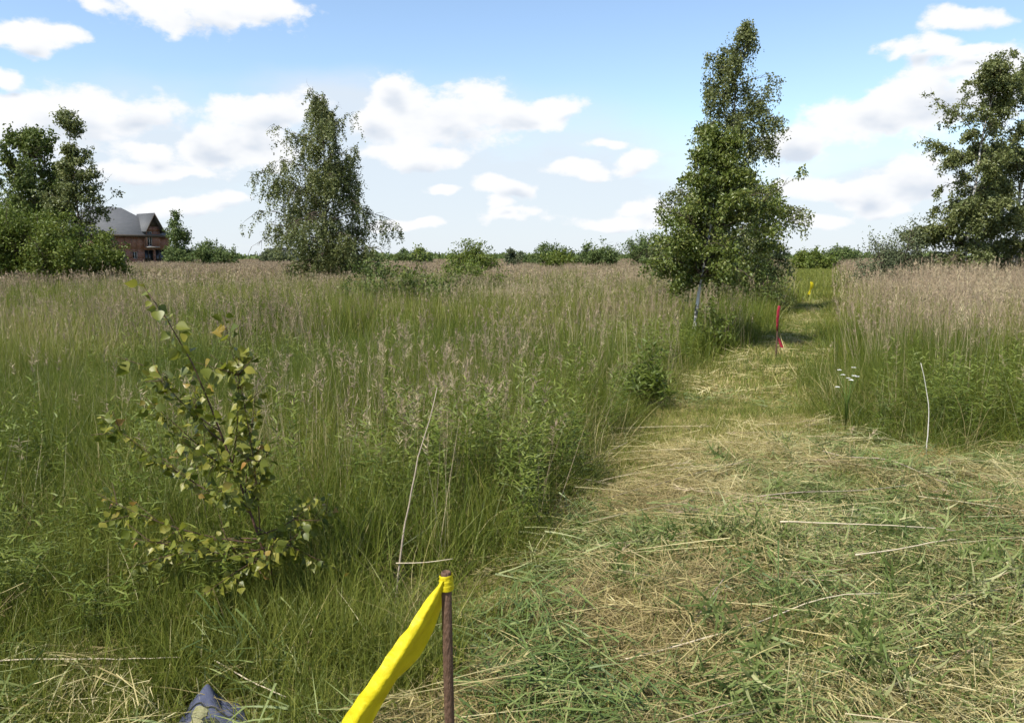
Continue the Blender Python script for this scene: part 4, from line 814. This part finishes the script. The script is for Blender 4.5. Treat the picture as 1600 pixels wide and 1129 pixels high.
# ------------------------------------------------------------------ sapling in the left foreground
def sapling():
    rng = np.random.default_rng(90); bx, by = -1.06, 3.52
    root = empty('birch_sapling', (bx, by, float(gz(bx, by)) - .02), 'thin leaning birch sapling with glossy leaves in the left foreground', 'sapling')
    def at(px, py, D): a = math.atan((py - 564.5) / 1280); return np.array([(px - 800) / 1280 * D * math.cos(R(7.19)) * 1.02 - bx, D - by, 1.6 - D * math.tan(R(7.19) + a)])
    def bez(a, b, sag, n=9):
        t = np.linspace(0, 1, n)[:, None]; mid = (a + b) / 2 + np.array(sag); return (1 - t) ** 2 * a + 2 * t * (1 - t) * mid + t * t * b
    trunk = np.array([(0, 0, 0), (-.02, .01, .2), (-.07, 0, .38), (-.13, 0, .58), (-.20, .01, .78), (-.27, .02, .98), (-.33, .01, 1.15), (-.42, 0, 1.33), at(230, 442, 3.5)])
    m = MB(); m.tube(trunk, np.linspace(.0075, .0016, len(trunk)), 8); m.obj('trunk', M['twig'], root, True)
    def tp(z): return np.array([np.interp(z, trunk[:, 2], trunk[:, i]) for i in range(3)])
    ends = [(.35, 352, 490, 3.52), (.30, 135, 905, 3.35), (.34, 140, 770, 3.45), (.48, 155, 650, 3.6), (.42, 505, 880, 3.5), (.38, 490, 770, 3.62), (.5, 415, 690, 3.5), (.62, 225, 620, 3.4), (.55, 400, 610, 3.7), (.7, 375, 560, 3.45),
            (.28, 300, 930, 3.15), (.3, 420, 840, 3.2), (.66, 280, 690, 3.2), (.8, 300, 600, 3.65), (.36, 220, 850, 3.7), (.85, 240, 560, 3.45), (.22, 520, 790, 3.8), (.5, 330, 760, 3.15), (.26, 190, 840, 3.2)]
    slots = []
    def leafline(P, n, a0=.15):
        for k in range(n):
            t = a0 + (1 - a0) * (k + rng.random() * .5) / n; i = t * (len(P) - 1); j = min(int(i), len(P) - 2); p = P[j] + (P[j + 1] - P[j]) * (i - j); d = P[j + 1] - P[j]; d /= np.linalg.norm(d); slots.append((p, d, t))
    leafline(trunk, 56, .40)
    for z, px, py, D in ends:
        a = tp(z); b = at(px, py, D); L = np.linalg.norm(b - a); P = bez(a, b, rng.normal(size=3) * .03 + np.array([0, 0, .03 if b[2] < a[2] + .1 else -.06]))
        m = MB(); m.tube(P, np.linspace(.0032, .0009, 9), 5); m.obj('branch', M['twig'], root, True); leafline(P, int(L * 58) + 12)
        for q in range(int(L * 10)):
            k = rng.integers(2, 8); d = P[k] - P[k - 1]; d /= np.linalg.norm(d); d = d + rng.normal(size=3) * .7; d /= np.linalg.norm(d); Q = P[k] + d * rng.uniform(.08, .2) * np.linspace(0, 1, 4)[:, None]; leafline(Q, 5)
            m2 = MB(); m2.tube(Q, np.linspace(.002, .0008, 4), 4); m2.obj('twig', M['twig'], root, True)
    # leaf blade: ovate with a drawn-out tip and a keel along the midrib
    out = [(0, 0), (.10, .24), (.26, .40), (.42, .40), (.58, .29), (.76, .13), (1.0, 0)]
    def leafmesh(nm, mat, keel, curl):
        m = MB(); L = .043; V = []
        for x, w in out: V.append((0, x * L, -curl * L * x * x))
        for s in (1, -1):
            for x, w in out[1:-1]: V.append((s * w * L, x * L + (.01 * L), keel * w * L - curl * L * x * x))
        F = []
        for s, o, fl in ((1, 7, 0), (-1, 12, 1)):
            e = [0] + [o + k for k in range(5)] + [6]
            for k in range(6):
                q = (k, e[k], e[k + 1], k + 1); q = tuple(dict.fromkeys(q)); F.append(q if not fl else q[::-1])
        m.add(V, np.array([f for f in F if len(f) == 4])); tri = [f for f in F if len(f) == 3]
        if tri: m.f.append(np.array(tri))
        # stalk
        m.tube([(0, -.016, .004), (0, -.008, .001), (0, 0, 0)], .0006, 3, cap=False)
        return m.mesh(nm, mat, True)
    green = leafmat('sapling_leaf', [(0, (.075, .100, .012)), (.5, (.165, .185, .020)), (1, (.29, .27, .045))], .45, .45, .45, objrnd=.9)
    young = leafmat('young_sapling_leaf', [(0, (.17, .15, .02)), (.5, (.26, .19, .03)), (1, (.32, .17, .05))], .4, .36, .5, objrnd=.9)
    ms = [leafmesh('leaf', green, .25, .12), leafmesh('leaf', green, .1, .35), leafmesh('leaf', green, .4, .0)]; my = leafmesh('leaf', young, .3, .2)
    rng.shuffle(slots); rest = MB()
    for k, (p, d, t) in enumerate(slots):
        a = rng.random() * 2 * PI; dr = np.array([math.cos(a), math.sin(a), rng.uniform(-1.5, .05)]) + d * .4; dr /= np.linalg.norm(dr)
        nz = Vector(rng.normal(size=3) * .6 + np.array([-.45, -.65, .35])); yv = Vector(dr); xv = yv.cross(nz).normalized(); zv = xv.cross(yv)
        sc = rng.uniform(.65, 1.3) * (1.25 if p[2] > 1.1 else 1.0 if t < .85 else .8); me = my if (t > .80 and rng.random() < .5) else ms[k % 3]
        mt = Matrix((xv, yv, zv)).transposed().to_4x4() @ Matrix.Scale(sc, 4); pos = Vector(p) + yv * .016 * sc; mt.translation = pos
        if k < 300:
            o = bpy.data.objects.new('leaf', me); C.objects.link(o); o.parent = root; o.matrix_local = mt
        else:
            co = np.array([mt @ v.co for v in me.vertices])
            for sz in (3, 4):
                f = [list(q.vertices) for q in me.polygons if len(q.vertices) == sz]
                if f: rest.add(co, np.array(f), rng.random())
    if rest.n: tag(rest.obj('foliage', leafmat('sapling_foliage', [(0, (.075, .100, .012)), (.5, (.165, .185, .020)), (1, (.29, .27, .045))], .45, .45, .45), root, True), kind='stuff')
sapling()

# ------------------------------------------------------------------ cloth bag at the lower left
def bag():
    x0, y0 = -1.02, 2.62; root = empty('cloth_bag', (x0, y0, float(gz(x0, y0)) + .015), 'grey-blue cloth bag with khaki patch lying in the grass at lower left', 'bag'); root.scale = (.8, .85, .85)
    cloth = noisemat('grey_blue_cloth', [(0, (.045, .052, .085)), (.5, (.08, .09, .14)), (1, (.135, .15, .21))], 18, .85, 5, .6, bscale=420)
    khaki = noisemat('khaki_patch', [(0, (.15, .145, .075)), (1, (.27, .26, .14))], 40, .9, 4, .4); dark = noisemat('dark_lining', [(0, (.012, .014, .012)), (1, (.035, .04, .03))], 25, .9)
    n = 34; u = np.linspace(-1, 1, n); v = np.linspace(-1, 1, n); U, Vv = np.meshgrid(u, v, indexing='ij')
    rng = np.random.default_rng(6)
    ridge = np.exp(-((U + .25) / .42) ** 2) * np.exp(-((Vv - .45) / .5) ** 2) * .085
    body = .055 * np.sqrt(np.maximum(0, 1 - (U * .95) ** 2)) * np.sqrt(np.maximum(0, 1 - (Vv * .95) ** 2))
    folds = .016 * (np.abs(np.sin(U * 5.5 + Vv * 3.2 + 1.5 * fbm(U, Vv, 2, 95))) - .4) + .010 * (fbm(U * 1., Vv, 5, 96) - .5)
    Z = ridge + body + folds * np.minimum(1, (1 - np.maximum(abs(U), abs(Vv))) * 6) + .008
    X = .15 * U * (1 - .30 * np.maximum(Vv, 0)) + .02 * (fbm(U, Vv, 1.5, 97) - .5) - .05 * np.maximum(Vv, 0); Y = .16 * Vv
    i, j = np.meshgrid(np.arange(n - 1), np.arange(n - 1), indexing='ij'); F = np.stack([i * n + j, (i + 1) * n + j, (i + 1) * n + j + 1, i * n + j + 1], -1).reshape(-1, 4)
    m = MB(); m.add(np.stack([X, Y, Z], -1).reshape(-1, 3), F); m.obj('body', cloth, root, True)
    def surf(a, b, up=.004):
        ii = (a + 1) / 2 * (n - 1); jj = (b + 1) / 2 * (n - 1); p, q = int(ii), int(jj); return (X[p, q], Y[p, q], Z[p, q] + up)
    sm = [surf(a, b, .003) for a, b in zip(np.linspace(-.85, .8, 16), np.linspace(.12, -.12, 16))]
    m = MB(); m.tube(sm, .0035, 6); m.obj('seam', dark, root, True)
    for nm, cx, cy, r, mt in (('patch', -.28, -.16, .030, khaki), ('patch', -.30, -.52, .036, khaki), ('opening', .12, -.45, .034, dark)):
        V = [surf(cx, cy, .007)]; k = 16
        for rr, upz in ((.6, .007), (1., .004)):
            for q in range(k): a = q * 2 * PI / k; f = rr * (1 + .12 * math.sin(3 * a)); V.append(surf(np.clip(cx + f * r / .15 * math.cos(a), -.97, .97), np.clip(cy + f * r / .16 * math.sin(a), -.97, .97), upz))
        m = MB(); m.add(V, [(0, 1 + q, 1 + (q + 1) % k) for q in range(k)]); m.f.append(np.array([(1 + q, 1 + k + q, 1 + k + (q + 1) % k, 1 + (q + 1) % k) for q in range(k)])); m.obj(nm, mt, root, True)
bag()

# ------------------------------------------------------------------ single stalks and a flower
STRAW1 = noisemat('pale_straw', [(0, (.34, .27, .17)), (1, (.60, .53, .38))], 18, .6, 4, .2, (1, 1, .2)); GREYST = noisemat('grey_stalk', [(0, (.18, .14, .10)), (1, (.38, .32, .24))], 20, .75, 4, .2); PALE = noisemat('pale_stick', [(0, (.42, .39, .33)), (1, (.66, .62, .54))], 14, .7, 4, .2)
def stalk(name, pts, r0, r1, mat, label, cat='stalk', group=None, heads=0, seed=0, on_ground=True):
    P = np.array(pts, float); t = np.linspace(0, 1, 14); s = np.linspace(0, 1, len(P)); Q = np.stack([np.interp(t, s, P[:, i]) for i in range(3)], 1)
    rng = np.random.default_rng(seed); k = np.convolve(np.pad(Q[:, 2], 1, 'edge'), [.25, .5, .25], 'valid'); Q[1:-1, 2] = k[1:-1]
    Q[1:-1] += rng.normal(size=(12, 3)) * np.array([.0016, .0016, .0008]) * np.linalg.norm(P[-1] - P[0])
    if on_ground: Q[:, 2] += gz(Q[:, 0], Q[:, 1])
    base = Q[0].copy(); m = MB(); rad = np.linspace(r0, r1, 14) * (1 + .12 * (np.arange(14) % 4 == 0)); m.tube(Q - base, rad, 6)
    root = empty(name, tuple(base), label, cat, group); m.obj('stem', mat, root, True)
    if heads:
        ax = Q[-1] - Q[-3]; ax /= np.linalg.norm(ax); s = rng.random(heads); c = (Q[-1] - base) - ax * (s * .22)[:, None]
        m = MB(); m.leaves(c, ax + rng.normal(size=(heads, 3)) * .5, rng.normal(size=(heads, 3)), .05, .006, .4, .1); tag(m.obj('seed_head', M['dry'], root), kind='stuff')
    return root
stalk('dry_stalk', [(-.54, 3.57, -.03), (-.50, 3.63, .35), (-.44, 3.72, .66), (-.36, 3.9, .99)], .0055, .002, GREYST, 'tall dry grey stalk leaning right at the edge of the tall grass', seed=1)
stalk('pale_stick', [(3.36, 6.5, -.03), (3.365, 6.5, .2), (3.36, 6.5, .4), (3.32, 6.5, .6), (3.27, 6.5, .77)], .0048, .002, PALE, 'thin whitish bare stick standing upright at the right path edge', 'stick', seed=2)
L_ = 'cut stalks lying on the mown strip'
for k, (a, b, r, mat, lab) in enumerate((
    ((1.36, 4.02, .17), (2.30, 4.10, .14), .0042, STRAW1, 'long straight pale straw lying across the cut green pile'),
    ((1.62, 3.72, .15), (2.20, 3.90, .13), .0040, STRAW1, 'pale straw just below the long straight one on the cut pile'),
    ((.30, 5.0, .05), (1.75, 5.9, .10), .0040, GREYST, 'long grey stalk crossing the strip behind the cut pile'),
    ((2.35, 6.05, .10), (2.85, 5.2, .11), .0045, GREYST, 'dark dry stalk slanting over the pale hay heap at right'),
    ((.42, 3.0, .05), (1.55, 3.30, .14), .0036, STRAW1, 'thin straw slanting up over the near cut leaves'),
    ((2.0, 2.98, .09), (2.75, 3.02, .08), .0036, STRAW1, 'pale straw lying flat near the lower right corner'),
    ((.22, 5.7, .03), (.95, 6.6, .12), .0045, GREYST, 'brown stalk leaning from the strip into the tall grass'),
    ((-.53, 3.60, .22), (-.27, 3.62, .23), .0028, STRAW1, 'short white broken straw caught level behind the yellow ribbon stake'),
    ((-1.12, 2.92, .10), (-.78, 2.66, .10), .0032, STRAW1, 'thin bent straw slanting down beside the cloth bag'),
    ((-1.95, 2.82, .13), (-1.22, 2.86, .14), .0032, STRAW1, 'long thin straw lying level to the left of the cloth bag'),
    ((.66, 3.12, .02), (.92, 3.42, .13), .0042, GREYST, 'grey bundle stalk sticking up between stake and cut leaves'),
    ((1.5, 4.9, .10), (2.5, 5.05, .14), .0040, GREYST, 'grey stalk lying below the pale hay heap'),
)):
    mid = [(a[i] + b[i]) / 2 for i in range(3)]; mid[2] -= .005
    stalk('cut_stalk', [a, mid, b], r, r * .5, mat, lab, 'stalk', L_, 0, 20 + k)
def flower():
    x, y = 3.05, 7.35; z0 = float(gz(x, y)); root = empty('white_flower', (x, y, z0), 'small white umbel flowers in the green grass right of the path', 'flower'); rng = np.random.default_rng(8)
    st = leafmat('flower_stem', [(0, (.06, .11, .02)), (1, (.10, .16, .03))], .2); pet = noisemat('white_petals', [(0, (.68, .68, .62)), (1, (.82, .82, .78))], 60, .7)
    hubs = []
    for k in range(9):
        e = np.array([rng.normal() * .07, rng.normal() * .05, .50 + rng.normal() * .06]); m = MB(); m.tube([(0, 0, 0), (e[0] * .2, e[1] * .2, .3), e], [.003, .0025, .0015], 5); m.obj('stem', st, root, True); hubs.append(e)
    for e in hubs:
        m = MB(); N = 60; a = rng.random(N) * 2 * PI; q = np.sqrt(rng.random(N)) * .016; c = e + np.stack([q * np.cos(a), q * np.sin(a), .006 + .006 * rng.random(N) - q * .15], 1)
        m.leaves(c, np.stack([np.cos(a), np.sin(a), .25 + 0 * a], 1), np.tile(np.array([0, 0, 1.]), (N, 1)) + rng.normal(size=(N, 3)) * .25, .008, .007, .5, .05); m.obj('flower_head', pet, root)
flower()
def rusty_tuft():
    m = MB(); rng = np.random.default_rng(14); n = 260; b = disc(n, .26, rng)
    m.blades(b, up(n, .7, rng), .13 * (.5 + rng.random(n)), .006, .5, 3, rng.random(n), rng)
    o = m.obj('withered_tuft', leafmat('withered_grass', [(0, (.26, .13, .03)), (.5, (.40, .23, .06)), (1, (.45, .36, .12))], .3)); o.location = (3.34, 6.42, float(gz(3.34, 6.42)))
    tag(o, 'orange withered grass tuft at the foot of the white stick', 'grass')
rusty_tuft()
